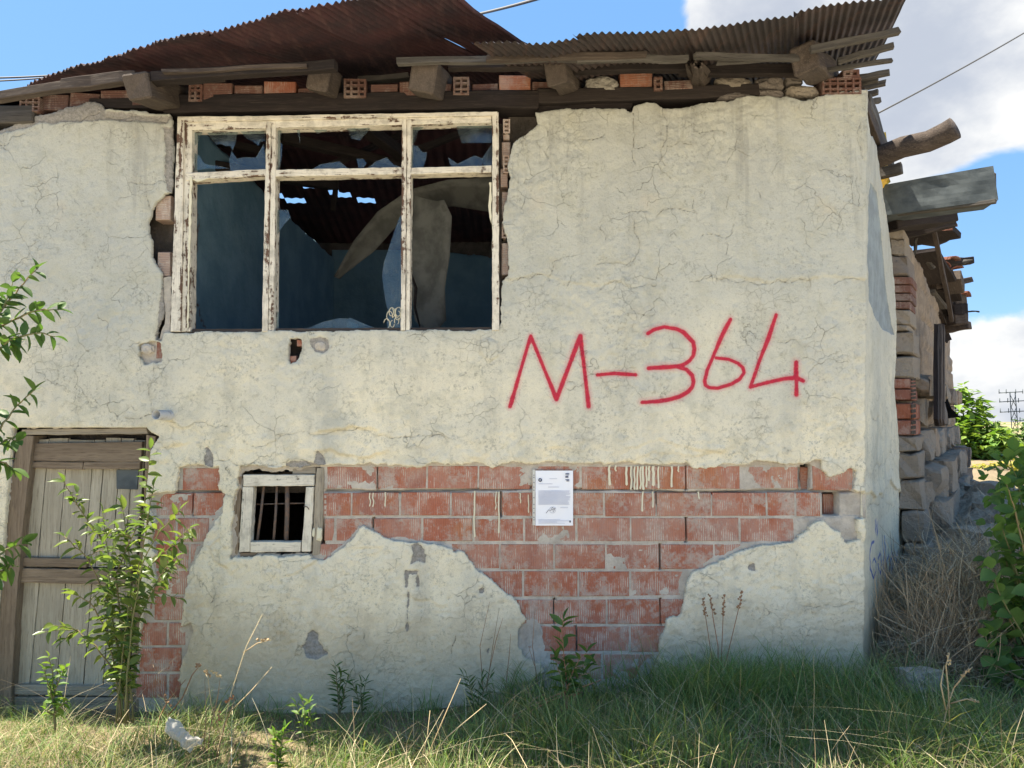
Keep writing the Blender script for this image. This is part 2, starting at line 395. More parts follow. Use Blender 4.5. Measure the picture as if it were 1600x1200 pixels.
M['lining'] = material('torn_lining', lambda g: dict(c=g.mix(g.ramp(g.noise(g.pos(), 6, 6, .6), .4, .62), (.17, .17, .155), (.11, .11, .10)), n=g.bump(g.noise(g.pos(), 14, 5), .006)), .9, .1)
M['iron'] = material('rusty_iron', lambda g: dict(c=g.mix(g.ramp(g.noise(g.pos(), 40, 4), .4, .6), (.17, .11, .08), (.10, .085, .08)), r=.7), .7, .3)
M['pvc'] = material('grey_pvc', lambda g: dict(c=g.mix(g.ramp(g.noise(g.pos(), 30, 4), .5, .7), (.46, .46, .45), (.32, .31, .29))), .5, .4)
M['tile'] = material('clay_tile', b_stone((.26, .10, .065), (.20, .085, .06)), .85, .15)
M['yellow'] = material('yellow_cloth', lambda g: dict(c=g.mix(g.ramp(g.noise(g.pos(), 25, 4), .4, .6), (.80, .50, .06), (.65, .42, .12))), .9, .1)
M['black'] = material('black_cloth', lambda g: (.018, .018, .02), .9, .1)
M['wire'] = material('cable', lambda g: (.10, .095, .09), .6, .3)
M['dripp'] = material('cream_paint', lambda g: (.66, .62, .47), .7, .3)
M['bark'] = material('bark', b_stone((.20, .16, .11), (.12, .095, .07)), .9, .1)
M['stem'] = material('green_stem', lambda g: g.mix(g.rnd(), (.22, .17, .09), (.14, .16, .06)), .8, .2)
M['straw'] = material('straw', lambda g: g.mix(g.rnd(), (.50, .40, .24), (.36, .26, .15)), .85, .15)
M['redstem'] = material('dead_stem', lambda g: g.mix(g.rnd(), (.36, .17, .09), (.30, .20, .12)), .85, .15)
def leafmat(name, c1, c2, trans=.45, byattr=False, rough=.5):
    m = bpy.data.materials.new(name); m.use_nodes = True; m.node_tree.nodes.clear(); g = NT(m.node_tree)
    c = g.attrc('tint') if byattr else g.mix(g.rnd(), c1, c2)
    if not byattr: c = g.mix(g.math('MULTIPLY', g.noise(g.pos(), 60, 3), .35), c, tuple(x*.6 for x in c1))
    p = g.n('ShaderNodeBsdfPrincipled', {'Base Color': c, 'Roughness': rough, 'Specular IOR Level': .3})
    tcol = g.n('ShaderNodeMix', data_type='RGBA', blend_type='MULTIPLY'); tcol.inputs[0].default_value = 1
    m.node_tree.links.new(c, tcol.inputs[6]); tcol.inputs[7].default_value = (1.5, 1.6, .7, 1)
    t = g.n('ShaderNodeBsdfTranslucent', {'Color': tcol.outputs[2]})
    mx = g.n('ShaderNodeMixShader', {0: trans, 1: p.outputs[0], 2: t.outputs[0]})
    o = g.n('ShaderNodeOutputMaterial'); m.node_tree.links.new(mx.outputs[0], o.inputs[0]); return m
M['leaf'] = leafmat('bush_leaf', (.11, .17, .05), (.20, .24, .075), .45, False, .34)
M['leafl'] = leafmat('tree_leaf', (.055, .12, .03), (.10, .17, .045), .35)
M['leafr'] = leafmat('broad_leaf', (.085, .17, .05), (.14, .24, .07), .40)
M['leafy'] = leafmat('yellow_green_leaf', (.10, .21, .04), (.20, .27, .06), .45)  # yellow-green leaf colour of the sapling and low weeds
M['blade'] = leafmat('grass_blade', None, None, .3, True, .6)
M['twig'] = leafmat('dry_twig', None, None, .04, True, .9)
def b_glass():
    m = bpy.data.materials.new('dusty_glass'); m.use_nodes = True; m.node_tree.nodes.clear(); g = NT(m.node_tree)
    tr = g.n('ShaderNodeBsdfTransparent', {'Color': (.82, .88, .88)}); gl = g.n('ShaderNodeBsdfGlossy', {'Color': (.9, .95, 1), 'Roughness': .12})
    df = g.n('ShaderNodeBsdfDiffuse', {'Color': (.30, .36, .37)})
    fr = g.n('ShaderNodeFresnel', {'IOR': 1.6}); f2 = g.math('MULTIPLY', fr.outputs[0], .8)
    a = g.n('ShaderNodeMixShader', {0: f2, 1: tr.outputs[0], 2: gl.outputs[0]})
    dust_or_bounce = g.ramp(g.noise(g.pos(), 18, 5, .65), .35, .75, .03, .13)
    b = g.n('ShaderNodeMixShader', {0: dust_or_bounce, 1: a.outputs[0], 2: df.outputs[0]})
    o = g.n('ShaderNodeOutputMaterial'); m.node_tree.links.new(b.outputs[0], o.inputs[0]); return m
M['glass'] = b_glass()
def b_ground(g):
    P = g.pos(); a = g.noise(P, 1.2, 6, .6); b = g.noise(P, 22, 6, .7); c0 = g.noise(P, .12, 4)
    c = g.mix(g.ramp(a, .35, .65), (.26, .20, .13), (.19, .15, .10)); c = g.mix(g.ramp(b, .5, .7), c, (.16, .125, .085))
    c = g.mix(g.math('MULTIPLY', g.ramp(c0, .5, .6), .5), c, (.20, .19, .09))
    yy = g.n('ShaderNodeSeparateXYZ', {0: P}).outputs[1]
    c = g.mix(g.ramp(yy, 14, 30), c, g.mix(g.ramp(g.noise(P, .05, 5), .42, .6), (.15, .15, .075), (.30, .25, .15)))
    dust_or_bounce = g.mix(g.ramp(b, .4, .65), (.56, .50, .39), (.45, .39, .30))       # unseen viewer-side ground, made pale to bounce light onto the wall
    c = g.mix(g.ramp(g.math('ADD', yy, a), -1.2, -.6, 1, 0), c, dust_or_bounce)
    xx = g.n('ShaderNodeSeparateXYZ', {0: P}).outputs[0]
    rub = g.mix(g.ramp(b, .4, .62), (.40, .345, .27), (.25, .21, .16))       # crumbled mud and stone on the bank
    c = g.mix(g.math('MULTIPLY', g.ramp(yy, 5.0, 6.0, 1, 0), g.math('MULTIPLY', g.ramp(xx, 2.5, 3.0), g.ramp(yy, .5, 1.0))), c, rub)
    return dict(c=c, n=g.bump(g.math('ADD', b, a), .03))
M['ground'] = material('dry_earth', b_ground, .95, .1)
M['rubblem'] = material('rubble_earth', b_stone((.44, .38, .30), (.36, .31, .25)), .95, .1)

# ================================================================== SETTING: ground
def grid_ground():
    def axis(lo, hi, f0, f1, fine, grow):
        a = list(np.arange(f0, f1+1e-6, fine)); s = fine
        x = f1
        while x < hi: s *= grow; x += s; a.append(x)
        x = f0; s = fine; L = []
        while x > lo: s *= grow; x -= s; L.append(x)
        return np.array(L[::-1]+a)
    xs = axis(-900, 900, -3.6, 5.5, .045, 1.25); ys = axis(-900, 900, -1.2, 4.2, .045, 1.25)
    X, Y = np.meshgrid(xs, ys); Z = gz(X, Y); near = (np.abs(X) < 8) & (np.abs(Y) < 8)
    Z = Z + np.where(near, .014*fbm(X*9, Y*9, 5, 4, .6)*2, 0) + sst(np.hypot(X, Y), 40, 300)*6*fbm(X*.01, Y*.01, 2)
    # loose lumps on the rubble bank beside the stone wall
    lm = sst(X, 2.6, 3.0)*sst(Y, .6, 1.1)*(1-sst(Y, 4, 5)); Z = Z + lm*.16*np.abs(fbm(X*6, Y*6, 21, 5, .65))*2
    n, m = X.shape; V = np.stack([X, Y, Z], -1).reshape(-1, 3); I = np.arange(n*m).reshape(n, m)
    Q = np.stack([I[:-1, :-1], I[:-1, 1:], I[1:, 1:], I[1:, :-1]], -1).reshape(-1, 4)
    return tag(link('ground', npmesh('ground', V, Q, True), M['ground']), kind='structure')
grid_ground()

# ================================================================== HOUSE
house = empty('house', (0, 0, 0))
tag(house, 'derelict cream plastered two storey house with rusty corrugated roof and broken windows', 'house')
front = empty('front_wall'); front.parent = house
# facade corner, slightly leaning
cb, ct = pix(1341, 1062), pix(1349, 150)
def corner(z): t = (z-cb.z)/(ct.z-cb.z); return cb.x+(ct.x-cb.x)*t
U = Vector((4.07, 5.85, 0)).normalized(); NS = Vector((U.y, -U.x, 0))       # direction and outward normal of the side wall
def P2(poly): return [(lambda p: (p.x, p.z))(pix(x, y)) for x, y in poly]
def side_sz(px, py):
    z = 1.4
    for _ in range(4): p = pixd(px, py, (corner(z), 0, 0), NS); z = p.z
    return ((p-Vector((corner(p.z), 0, p.z))).dot(U), p.z)
def PS(poly): return [side_sz(x, y) for x, y in poly]
def segdist(X, Z, a, b):
    ax, az = a; bx, bz = b; dx, dz = bx-ax, bz-az; t = np.clip(((X-ax)*dx+(Z-az)*dz)/(dx*dx+dz*dz+1e-12), 0, 1)
    return np.hypot(X-ax-t*dx, Z-az-t*dz)
def sdf(X, Z, poly):           # >0 inside
    d = np.full(X.shape, 9.0); ins = np.zeros(X.shape, bool); n = len(poly)
    for i in range(n):
        a, b = poly[i], poly[(i+1) % n]; d = np.minimum(d, segdist(X, Z, a, b))
        if a[1] != b[1]:
            c = ((a[1] > Z) != (b[1] > Z)) & (X < (b[0]-a[0])*(Z-a[1])/(b[1]-a[1])+a[0]); ins ^= c
    return np.where(ins, d, -d)
def local_sdf(xs, zs, poly, big=-.08, mar=.08):
    x0, x1 = min(p[0] for p in poly)-mar, max(p[0] for p in poly)+mar; z0, z1 = min(p[1] for p in poly)-mar, max(p[1] for p in poly)+mar
    i0, i1 = np.searchsorted(xs, [x0, x1]); j0, j1 = np.searchsorted(zs, [z0, z1]); out = np.full((len(zs), len(xs)), big)
    if i1 > i0 and j1 > j0:
        X, Z = np.meshgrid(xs[i0:i1], zs[j0:j1]); out[j0:j1, i0:i1] = np.maximum(sdf(X, Z, poly), big)
    return out
def local_line(D, xs, zs, line, mar=.07, wmul=1.0):
    for a, b in zip(line[:-1], line[1:]):
        x0, x1 = min(a[0], b[0])-mar, max(a[0], b[0])+mar; z0, z1 = min(a[1], b[1])-mar, max(a[1], b[1])+mar
        i0, i1 = np.searchsorted(xs, [x0, x1]); j0, j1 = np.searchsorted(zs, [z0, z1])
        if i1 > i0 and j1 > j0:
            X, Z = np.meshgrid(xs[i0:i1], zs[j0:j1]); D[j0:j1, i0:i1] = np.minimum(D[j0:j1, i0:i1], segdist(X, Z, a, b)*wmul)
def wiggle(line, depth=4, amp=.10):
    for _ in range(depth):
        o = [line[0]]
        for a, b in zip(line[:-1], line[1:]):
            L = math.hypot(b[0]-a[0], b[1]-a[1])
            if L > .012: o.append(((a[0]+b[0])/2+jit(amp*L), (a[1]+b[1])/2+jit(amp*L)))
            o.append(b)
        line = o
    return line
def heightfield(name, xs, zs, S, H, mapf, mat, parent, thick, attrs):
    h = xs[1]-xs[0]; keepv = S > -h*.75; C = keepv[:-1, :-1] & keepv[1:, :-1] & keepv[:-1, 1:] & keepv[1:, 1:]
    gz_, gx_ = np.gradient(S, h); gl = np.hypot(gx_, gz_)+1e-6; X, Z = np.meshgrid(xs, zs)
    mv = (S < 0); X2 = X + np.where(mv, -S*gx_/gl, 0); Z2 = Z + np.where(mv, -S*gz_/gl, 0)
    Hr = H - .0035*np.clip(1-S/.02, 0, 1)**2                     # rounded broken rim
    V0 = mapf(X2, Z2, Hr); V1 = mapf(X2, Z2, -thick+0*H)
    n, m = X.shape; I = np.arange(n*m).reshape(n, m); B = I+n*m
    Q = np.stack([I[:-1, :-1], I[:-1, 1:], I[1:, 1:], I[1:, :-1]], -1)[C]
    Cp = np.zeros((n+1, m+1), bool); Cp[1:-1, 1:-1] = C
    R_ = []
    c = C
    # bottom edge of the cell (j), neighbour below missing
    def rim(sel, a, b): R_.append(np.stack([b[sel], a[sel], a[sel]+n*m, b[sel]+n*m], -1))
    rim(c & ~Cp[:-2, 1:-1], I[:-1, :-1], I[:-1, 1:]); rim(c & ~Cp[2:, 1:-1], I[1:, 1:], I[1:, :-1])
    rim(c & ~Cp[1:-1, :-2], I[1:, :-1], I[:-1, :-1]); rim(c & ~Cp[1:-1, 2:], I[:-1, 1:], I[1:, 1:])
    Qa = np.concatenate([Q.reshape(-1, 4)]+R_); V = np.concatenate([V0.reshape(-1, 3), V1.reshape(-1, 3)])
    used = np.zeros(len(V), bool); used[Qa.ravel()] = True; new = np.cumsum(used)-1
    me = npmesh(name, V[used], new[Qa], True)
    for k, a in attrs.items(): fattr(me, k, np.concatenate([a.ravel(), a.ravel()])[used])
    return link(name, me, mat, parent)

# ---- traced outlines (photograph pixels on the wall plane)
OUT = [(-260, 230), (-40, 214), (0, 205), (20, 197), (45, 186), (58, 182), (80, 178), (100, 172), (108, 168), (122, 166), (138, 163), (152, 162), (163, 166), (168, 174), (200, 177), (225, 176), (250, 180), (268, 181),
       (272, 190), (272, 215), (274, 235), (272, 270), (270, 303), (262, 306), (254, 314), (246, 318), (239, 330), (240, 342), (234, 350), (236, 365), (240, 378), (240, 398), (245, 412), (252, 424), (256, 440), (257, 468), (258, 495), (252, 508), (246, 524), (246, 536),
       (256, 534), (259, 522), (262, 520), (400, 519), (600, 517), (777, 516), (783, 505), (783, 470), (785, 440), (794, 432), (795, 400), (792, 372), (785, 350), (789, 325), (796, 295), (795, 262), (798, 236), (806, 222), (828, 208), (838, 196), (836, 178), (870, 174), (930, 172), (975, 172), (986, 180), (989, 168), (1005, 164),
       (1022, 164), (1034, 172), (1062, 172), (1100, 164), (1140, 160), (1165, 153), (1200, 153), (1228, 155), (1256, 161), (1268, 158), (1290, 150), (1320, 146), (1349, 143), (1349, 150), (1341, 1062), (1341, 1130), (-260, 1130)]
HOLES = {
 'door': [(24, 668), (232, 668), (240, 676), (252, 682), (243, 696), (238, 705), (232, 770), (228, 850), (222, 960), (214, 1140), (-20, 1140), (10, 850)],
 'main': [(506, 727), (540, 728), (580, 724), (600, 726), (620, 725), (636, 728), (655, 731), (680, 723), (705, 726), (740, 722), (770, 729), (785, 724), (800, 721), (835, 724), (870, 722), (900, 725), (940, 724), (985, 722), (1000, 727), (1020, 724), (1040, 726), (1072, 722), (1085, 731), (1100, 731), (1130, 724), (1160, 725), (1180, 721), (1212, 722), (1235, 725), (1262, 724), (1270, 717), (1280, 718), (1284, 733), (1294, 743), (1308, 739), (1325, 732), (1334, 736),
          (1334, 766), (1349, 770), (1353, 790), (1347, 806), (1336, 812), (1335, 840), (1320, 844), (1310, 830), (1295, 824), (1283, 812), (1266, 818), (1258, 829), (1237, 846), (1200, 853), (1182, 852), (1165, 856), (1150, 863), (1130, 875), (1110, 880), (1095, 889), (1080, 893), (1076, 903), (1068, 930), (1063, 950), (1058, 960), (1040, 966), (1034, 985), (1028, 1010), (1025, 1030), (1018, 1052), (1005, 1130),
          (790, 1130), (800, 1070), (838, 1060), (853, 1046), (846, 1034), (822, 1026), (808, 1006), (810, 985), (822, 966), (812, 948), (806, 938), (792, 926), (775, 914), (762, 899), (745, 886), (733, 872), (729, 861), (715, 861), (700, 855), (680, 850), (672, 848), (655, 846), (620, 846), (600, 836), (585, 830), (568, 822), (560, 830), (553, 843), (540, 853), (520, 865), (503, 874), (488, 872), (486, 868), (372, 868), (362, 874), (366, 800), (374, 738), (380, 728)],
 'left': [(281, 730), (300, 727), (345, 728), (347, 745), (346, 764), (353, 772), (351, 800), (338, 814), (326, 832), (322, 846), (314, 864), (302, 880), (297, 905), (293, 930), (290, 960), (287, 976), (300, 974), (305, 985), (297, 1010), (289, 1030), (284, 1046), (284, 1062), (286, 1130), (200, 1130), (212, 1040), (222, 1030), (219, 1000), (224, 975), (232, 935), (246, 905), (238, 880), (248, 862), (236, 845), (246, 815), (234, 795), (236, 772), (262, 768), (278, 768), (280, 750)],
 'hole1': [(220, 540), (236, 534), (254, 532), (257, 550), (255, 566), (243, 567), (230, 568), (222, 556)],
 'hole2': [(455, 531), (465, 527), (474, 530), (474, 545), (468, 558), (464, 566), (456, 572), (449, 562), (452, 545)],
}
GREYCUT = {   # where even the grey render coat is gone and masonry shows
 'main': [(509, 729), (560, 728), (655, 732), (760, 727), (870, 726), (990, 727), (1072, 725), (1100, 733), (1180, 727), (1250, 728), (1262, 726), (1285, 738), (1308, 744), (1330, 738), (1332, 766), (1346, 772), (1350, 788), (1342, 806), (1283, 808), (1243, 812), (1243, 826), (1225, 842), (1160, 846), (1140, 860), (1105, 874), (1066, 889), (1058, 908), (1060, 934), (1054, 950), (1038, 960), (1032, 975), (1029, 1003), (1018, 1022), (1000, 1038), (992, 1058), (960, 1063),
          (880, 1062), (876, 1042), (856, 1028), (852, 1008), (848, 988), (843, 972), (832, 955), (824, 940), (806, 930), (792, 920), (772, 904), (757, 892), (740, 878), (731, 868), (718, 856), (690, 847), (655, 842), (630, 838), (600, 832), (572, 820), (560, 824), (548, 840), (530, 853), (512, 858), (504, 860), (486, 866), (372, 864), (376, 738)],
 'left': [(283, 733), (345, 731), (344, 764), (350, 772), (348, 790), (336, 800), (326, 812), (322, 828), (312, 846), (304, 862), (298, 880), (294, 905), (290, 930), (287, 956), (278, 985), (284, 1010), (284, 1046), (270, 1130), (205, 1130), (216, 1040), (226, 1000), (240, 930), (250, 905), (244, 880), (252, 860), (242, 842), (250, 815), (240, 795), (240, 775), (276, 771)],
 'door': None, 'hole1': None, 'hole2': None,
}
CHIPS = [[(487, 530), (500, 528), (514, 532), (514, 545), (506, 552), (494, 548), (487, 540)], [(641, 850), (652, 846), (660, 852), (667, 866), (666, 880), (655, 876), (642, 880), (645, 864)],
         [(490, 982), (498, 986), (500, 1000), (508, 1012), (517, 1019), (505, 1024), (496, 1028), (482, 1024), (475, 1008), (480, 1000), (482, 988)],
         [(635, 890), (656, 890), (655, 916), (650, 916), (651, 896), (640, 896), (638, 918), (632, 918)], [(637, 922), (642, 920), (640, 960), (638, 990), (635, 975)], [(450, 722), (470, 720), (500, 724), (512, 728), (450, 728)], [(498, 703), (506, 712), (512, 725), (492, 725)],
         [(326, 700), (335, 712), (334, 728), (322, 726)], [(1286, 812), (1334, 812), (1334, 842), (1320, 843), (1310, 830)], [(0, 170), (0, 200), (60, 176), (100, 166), (163, 160), (168, 178), (270, 184), (264, 196), (168, 190), (60, 196), (0, 214)],
         [(258, 200), (274, 200), (272, 305), (262, 300)], [(256, 440), (262, 452), (262, 515), (246, 530)], [(700, 930), (704, 933), (700, 938)], [(748, 920), (756, 918), (757, 924), (750, 925)], [(786, 938), (790, 940), (786, 943)], [(1165, 882), (1176, 880), (1178, 890), (1167, 890)], [(760, 1015), (765, 1010), (763, 1030)]]
CRACKS = [[(0, 225), (10, 230), (25, 215), (45, 212)], [(100, 200), (130, 192), (150, 182), (158, 178), (170, 186), (185, 190), (205, 186), (230, 185), (250, 190), (262, 194)], [(205, 288), (240, 290), (262, 287)], [(232, 295), (236, 320), (238, 332)],
          [(244, 568), (245, 590), (238, 605), (240, 630), (242, 645)], [(200, 652), (255, 652), (290, 668), (340, 668), (358, 666)], [(250, 690), (262, 700), (275, 722), (283, 730)], [(252, 702), (235, 715)], [(340, 705), (345, 718), (368, 724), (380, 728), (420, 726), (445, 722), (500, 728)],
          [(352, 724), (358, 734)], [(350, 772), (368, 776)], [(385, 690), (430, 690), (450, 678), (485, 676), (510, 680)], [(510, 680), (535, 672), (560, 668), (600, 680), (625, 684), (660, 700)], [(640, 682), (660, 680), (700, 690)],
          [(988, 180), (990, 215), (985, 240), (992, 262)], [(990, 235), (1010, 228)], [(1035, 172), (1040, 190), (1036, 230), (1040, 262)], [(1040, 232), (1060, 224), (1080, 228)], [(1080, 205), (1110, 208), (1130, 210)], [(848, 236), (856, 250)],
          [(1024, 342), (1043, 328), (1065, 330), (1088, 336)], [(970, 335), (985, 333), (1010, 332)], [(984, 338), (990, 360), (998, 390), (988, 410), (978, 416), (950, 412), (930, 416)], [(1082, 315), (1084, 333)], [(1095, 370), (1120, 370), (1132, 374), (1132, 400)], [(1132, 374), (1145, 352)], [(1178, 298), (1188, 312)],
          [(940, 352), (936, 360), (946, 378)], [(858, 440), (862, 410), (880, 404), (900, 400)], [(800, 440), (830, 436), (850, 432)], [(870, 446), (885, 450), (893, 432)], [(935, 455), (945, 446), (960, 440), (1000, 448), (1025, 446)], [(1075, 442), (1095, 438), (1110, 432), (1135, 436), (1160, 440), (1200, 446), (1235, 442), (1260, 440)],
          [(1260, 436), (1262, 450)], [(820, 205), (822, 230)], [(850, 200), (855, 220), (852, 245), (858, 250)], [(905, 222), (925, 222), (945, 212)], [(780, 436), (800, 440)], [(1300, 445), (1330, 436), (1345, 440)], [(1340, 190), (1335, 215), (1340, 235), (1345, 255)], 
          [(545, 980), (568, 984), (575, 1005)], [(712, 992), (706, 1020)], [(1240, 938), (1290, 942), (1330, 938)], [(1150, 940), (1170, 938)], [(1220, 700), (1236, 705)], [(332, 880), (338, 905), (334, 940)], [(890, 680), (930, 685)], [(1238, 560), (1242, 565)],
          [(1212, 536), (1240, 532), (1262, 542)], [(884, 596), (900, 600), (910, 606)], [(1100, 580), (1086, 574)], [(985, 490), (1020, 494)], [(400, 520), (430, 530), (440, 540)], [(476, 528), (470, 548)], [(225, 575), (215, 550), (205, 542), (222, 536)]]
LEDGES = [([(256, 655), (300, 668), (345, 666), (358, 690), (420, 692), (470, 680), (520, 672), (560, 668), (620, 684), (680, 700), (740, 712), (800, 706), (860, 700), (940, 704), (1000, 696), (1080, 702), (1150, 694), (1220, 700), (1290, 690), (1345, 694)], .010, -.007),
          ([(250, 700), (300, 690), (345, 700), (400, 706), (460, 700), (520, 702), (600, 706), (680, 712), (760, 716), (900, 716), (1000, 714), (1100, 708), (1200, 706), (1345, 700)], .006, -.010),
          ([(780, 436), (850, 432), (900, 444), (960, 440), (1030, 446), (1090, 436), (1140, 434), (1200, 442), (1260, 440), (1345, 438)], .004, -.005),
          ([(350, 745), (345, 800), (352, 835), (330, 850), (345, 878), (372, 905), (400, 910), (430, 905), (470, 890), (510, 862)], .003, -.010),
          ([(600, 855), (560, 862), (536, 884), (510, 900), (540, 920), (600, 926), (680, 940), (730, 945)], .002, -.006),
          ([(1210, 850), (1170, 880), (1120, 900), (1060, 930)], .002, -.007)]
BUMPP = [[(750, 532), (764, 529), (778, 536), (780, 556), (766, 566), (758, 560), (748, 550)], [(383, 729), (455, 728), (456, 741), (383, 742)]]
SPRAY = [[(797, 635), (829, 526), (869, 624), (906, 526), (919, 635)], [(933, 586), (960, 584), (992, 586)],
         [(1011, 522), (1021, 516), (1036, 512), (1055, 515), (1066, 520), (1074, 528), (1081, 536), (1083, 546), (1081, 557), (1075, 565), (1065, 571), (1055, 573), (1030, 575), (1012, 576)], [(1055, 573), (1071, 578), (1080, 587), (1082, 597), (1080, 605), (1074, 612), (1061, 620), (1042, 625), (1020, 628), (1002, 629)],
         [(1139, 500), (1127, 523), (1114, 554), (1103, 579), (1099, 595), (1100, 602), (1106, 606), (1119, 607), (1139, 601), (1153, 593), (1160, 583), (1158, 575), (1150, 568), (1136, 562), (1117, 560)],
         [(1210, 493), (1199, 526), (1183, 567), (1170, 605), (1196, 598), (1224, 592), (1242, 591), (1252, 596)], [(1241, 567), (1241, 617)]]
h = .0072
xs = np.arange(-3.45, 2.02, h); zs = np.arange(-.20, 3.40, h); X, Z = np.meshgrid(xs, zs)
rough_edge = .020*fbm(X*13, Z*13, 11, 5, .65)*2 + .005*fbm(X*55, Z*55, 14, 2)*2
S = sdf(X, Z, P2(OUT)) + .6*rough_edge*sst(np.abs(X-np.vectorize(corner)(Z[:, :1])), .0, .06)
for k, pl in HOLES.items(): S = np.minimum(S, -local_sdf(xs, zs, P2(pl)) + (0 if k == 'door' else rough_edge))
crack = np.full(X.shape, .08)
for c in CRACKS: local_line(crack, xs, zs, wiggle(P2(c), 5, .17))
chip = np.full(X.shape, -.08)
for c in CHIPS: chip = np.maximum(chip, local_sdf(xs, zs, P2(c)))
chip = chip + rough_edge*.8
spray = np.full(X.shape, .08)
for c in SPRAY: local_line(spray, xs, zs, P2(c))
H = .027 + .012*fbm(X*1.1, Z*1.1, 1, 3) + .014*fbm(X*6, Z*6, 2, 5, .6) + .006*fbm(X*28, Z*28, 4, 3)
rg = np.maximum(sst(fbm(X*1.7, Z*1.7, 8, 3), .0, .16), sst(np.abs(Z-1.27), .16, .05)); H += rg*.018*fbm(X*22, Z*22, 12, 4, .65)
for line, up, dn in LEDGES:               # a proud broken lip along the line, thinner coat below it
    D = np.full(X.shape, .30); L2 = wiggle(P2(line), 4, .12); local_line(D, xs, zs, L2, .12)
    lx = np.array([p[0] for p in L2]); lz = np.array([p[1] for p in L2])
    if lx[0] < lx[-1]:
        zl = np.interp(X, lx, lz); sg = np.where(Z > zl, 1, -1)
    else: sg = 1
    ed = sst(D, .09, .0); gapn = sst(fbm(X*2.2, Z*2.2, 31, 2), -.12, .06)
    H += np.where(sg > 0, up, dn)*ed*sst(D, 0, .006)*gapn*(1+1.2*fbm(X*14, Z*14, 13))
    crack = np.minimum(crack, D + .0012 + .02*(1-gapn)+.010*np.abs(fbm(X*10, Z*10, 41))*2)
for b in BUMPP: H += .009*sst(local_sdf(xs, zs, P2(b)), -.002, .008); crack = np.minimum(crack, np.abs(local_sdf(xs, zs, P2(b)))+.0035)
H -= .010*sst(chip, -.004, .004); H -= .001*sst(crack, .008, 0)
# lumpy hand thrown texture in the lower coat
low = sst(Z, 1.0, .7); H += low*.006*np.abs(fbm(X*24, Z*40, 17, 3))*2
xc = np.vectorize(corner)(Z[:, :1]); 
def map_front(x, z, hh): return np.stack([x + hh*.55*np.clip(1-(xc-x)/.03, 0, 1), -hh, z], -1)
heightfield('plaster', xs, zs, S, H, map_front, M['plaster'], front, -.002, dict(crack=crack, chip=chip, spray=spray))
# grey render coat below the cream one: shows as the ragged grey rim
S2 = sdf(X, Z, P2(OUT))-.004
for k, pl in HOLES.items():
    gp = GREYCUT.get(k) or pl
    S2 = np.minimum(S2, -local_sdf(xs, zs, P2(gp)) + rough_edge*1.2)
xs2 = xs; vis = np.full(X.shape, -.08)
for k in HOLES: vis = np.maximum(vis, local_sdf(xs, zs, P2(HOLES[k])))
S2 = np.minimum(S2, vis + .05)             # only near the broken places
H2 = .008 + .010*fbm(X*9, Z*9, 61, 4, .6) - .004
heightfield('render_coat', xs, zs, S2, H2, map_front, M['mortar'], front, .02, {})
# mortar bed between the bricks
BED = [[(500, 722), (1352, 718), (1354, 810), (1340, 850), (1150, 880), (1080, 960), (1040, 1010), (1010, 1130), (780, 1130), (800, 960), (700, 880), (480, 884), (486, 868), (508, 850)], [(276, 722), (356, 724), (358, 800), (330, 850), (306, 900), (306, 1130), (200, 1130), (226, 900), (228, 766), (278, 764)],
       [(214, 530), (262, 528), (262, 574), (214, 574)]]
OPENJ = [[(510, 767), (650, 767), (760, 764), (900, 764)], [(905, 765), (1010, 766), (1200, 767), (1335, 767)], [(866, 937), (866, 973)], [(1032, 937), (1034, 975)], [(899, 980), (901, 1016)],  [(584, 810), (584, 826)], [(782, 770), (782, 806)],  [(1031, 852), (1031, 888)], [(1072, 810), (1072, 846)],  [(1026, 770), (1027, 786)], [(1072, 730), (1072, 764)], [(236, 769), (350, 770)], [(302, 772), (302, 804)], [(1248, 732), (1248, 766)], [(590, 728), (590, 764)]]
Sb = np.full(X.shape, -.08)
for b in BED: Sb = np.maximum(Sb, local_sdf(xs, zs, P2(b)))
oj = np.full(X.shape, .08)
for c in OPENJ: local_line(oj, xs, zs, wiggle(P2(c), 2, .03))
for hx in ([(1250, 725), (1268, 725), (1266, 766), (1252, 766)], [(1285, 770), (1312, 770), (1312, 806), (1285, 806)]): Sb = np.minimum(Sb, -local_sdf(xs, zs, P2(hx)))
Hb = -.0005 + .007*fbm(X*18, Z*18, 71, 4, .6) - .04*sst(oj, .010, .003)
heightfield('mortar_bed', xs, zs, Sb, Hb, map_front, M['mortar'], front, .09, {})

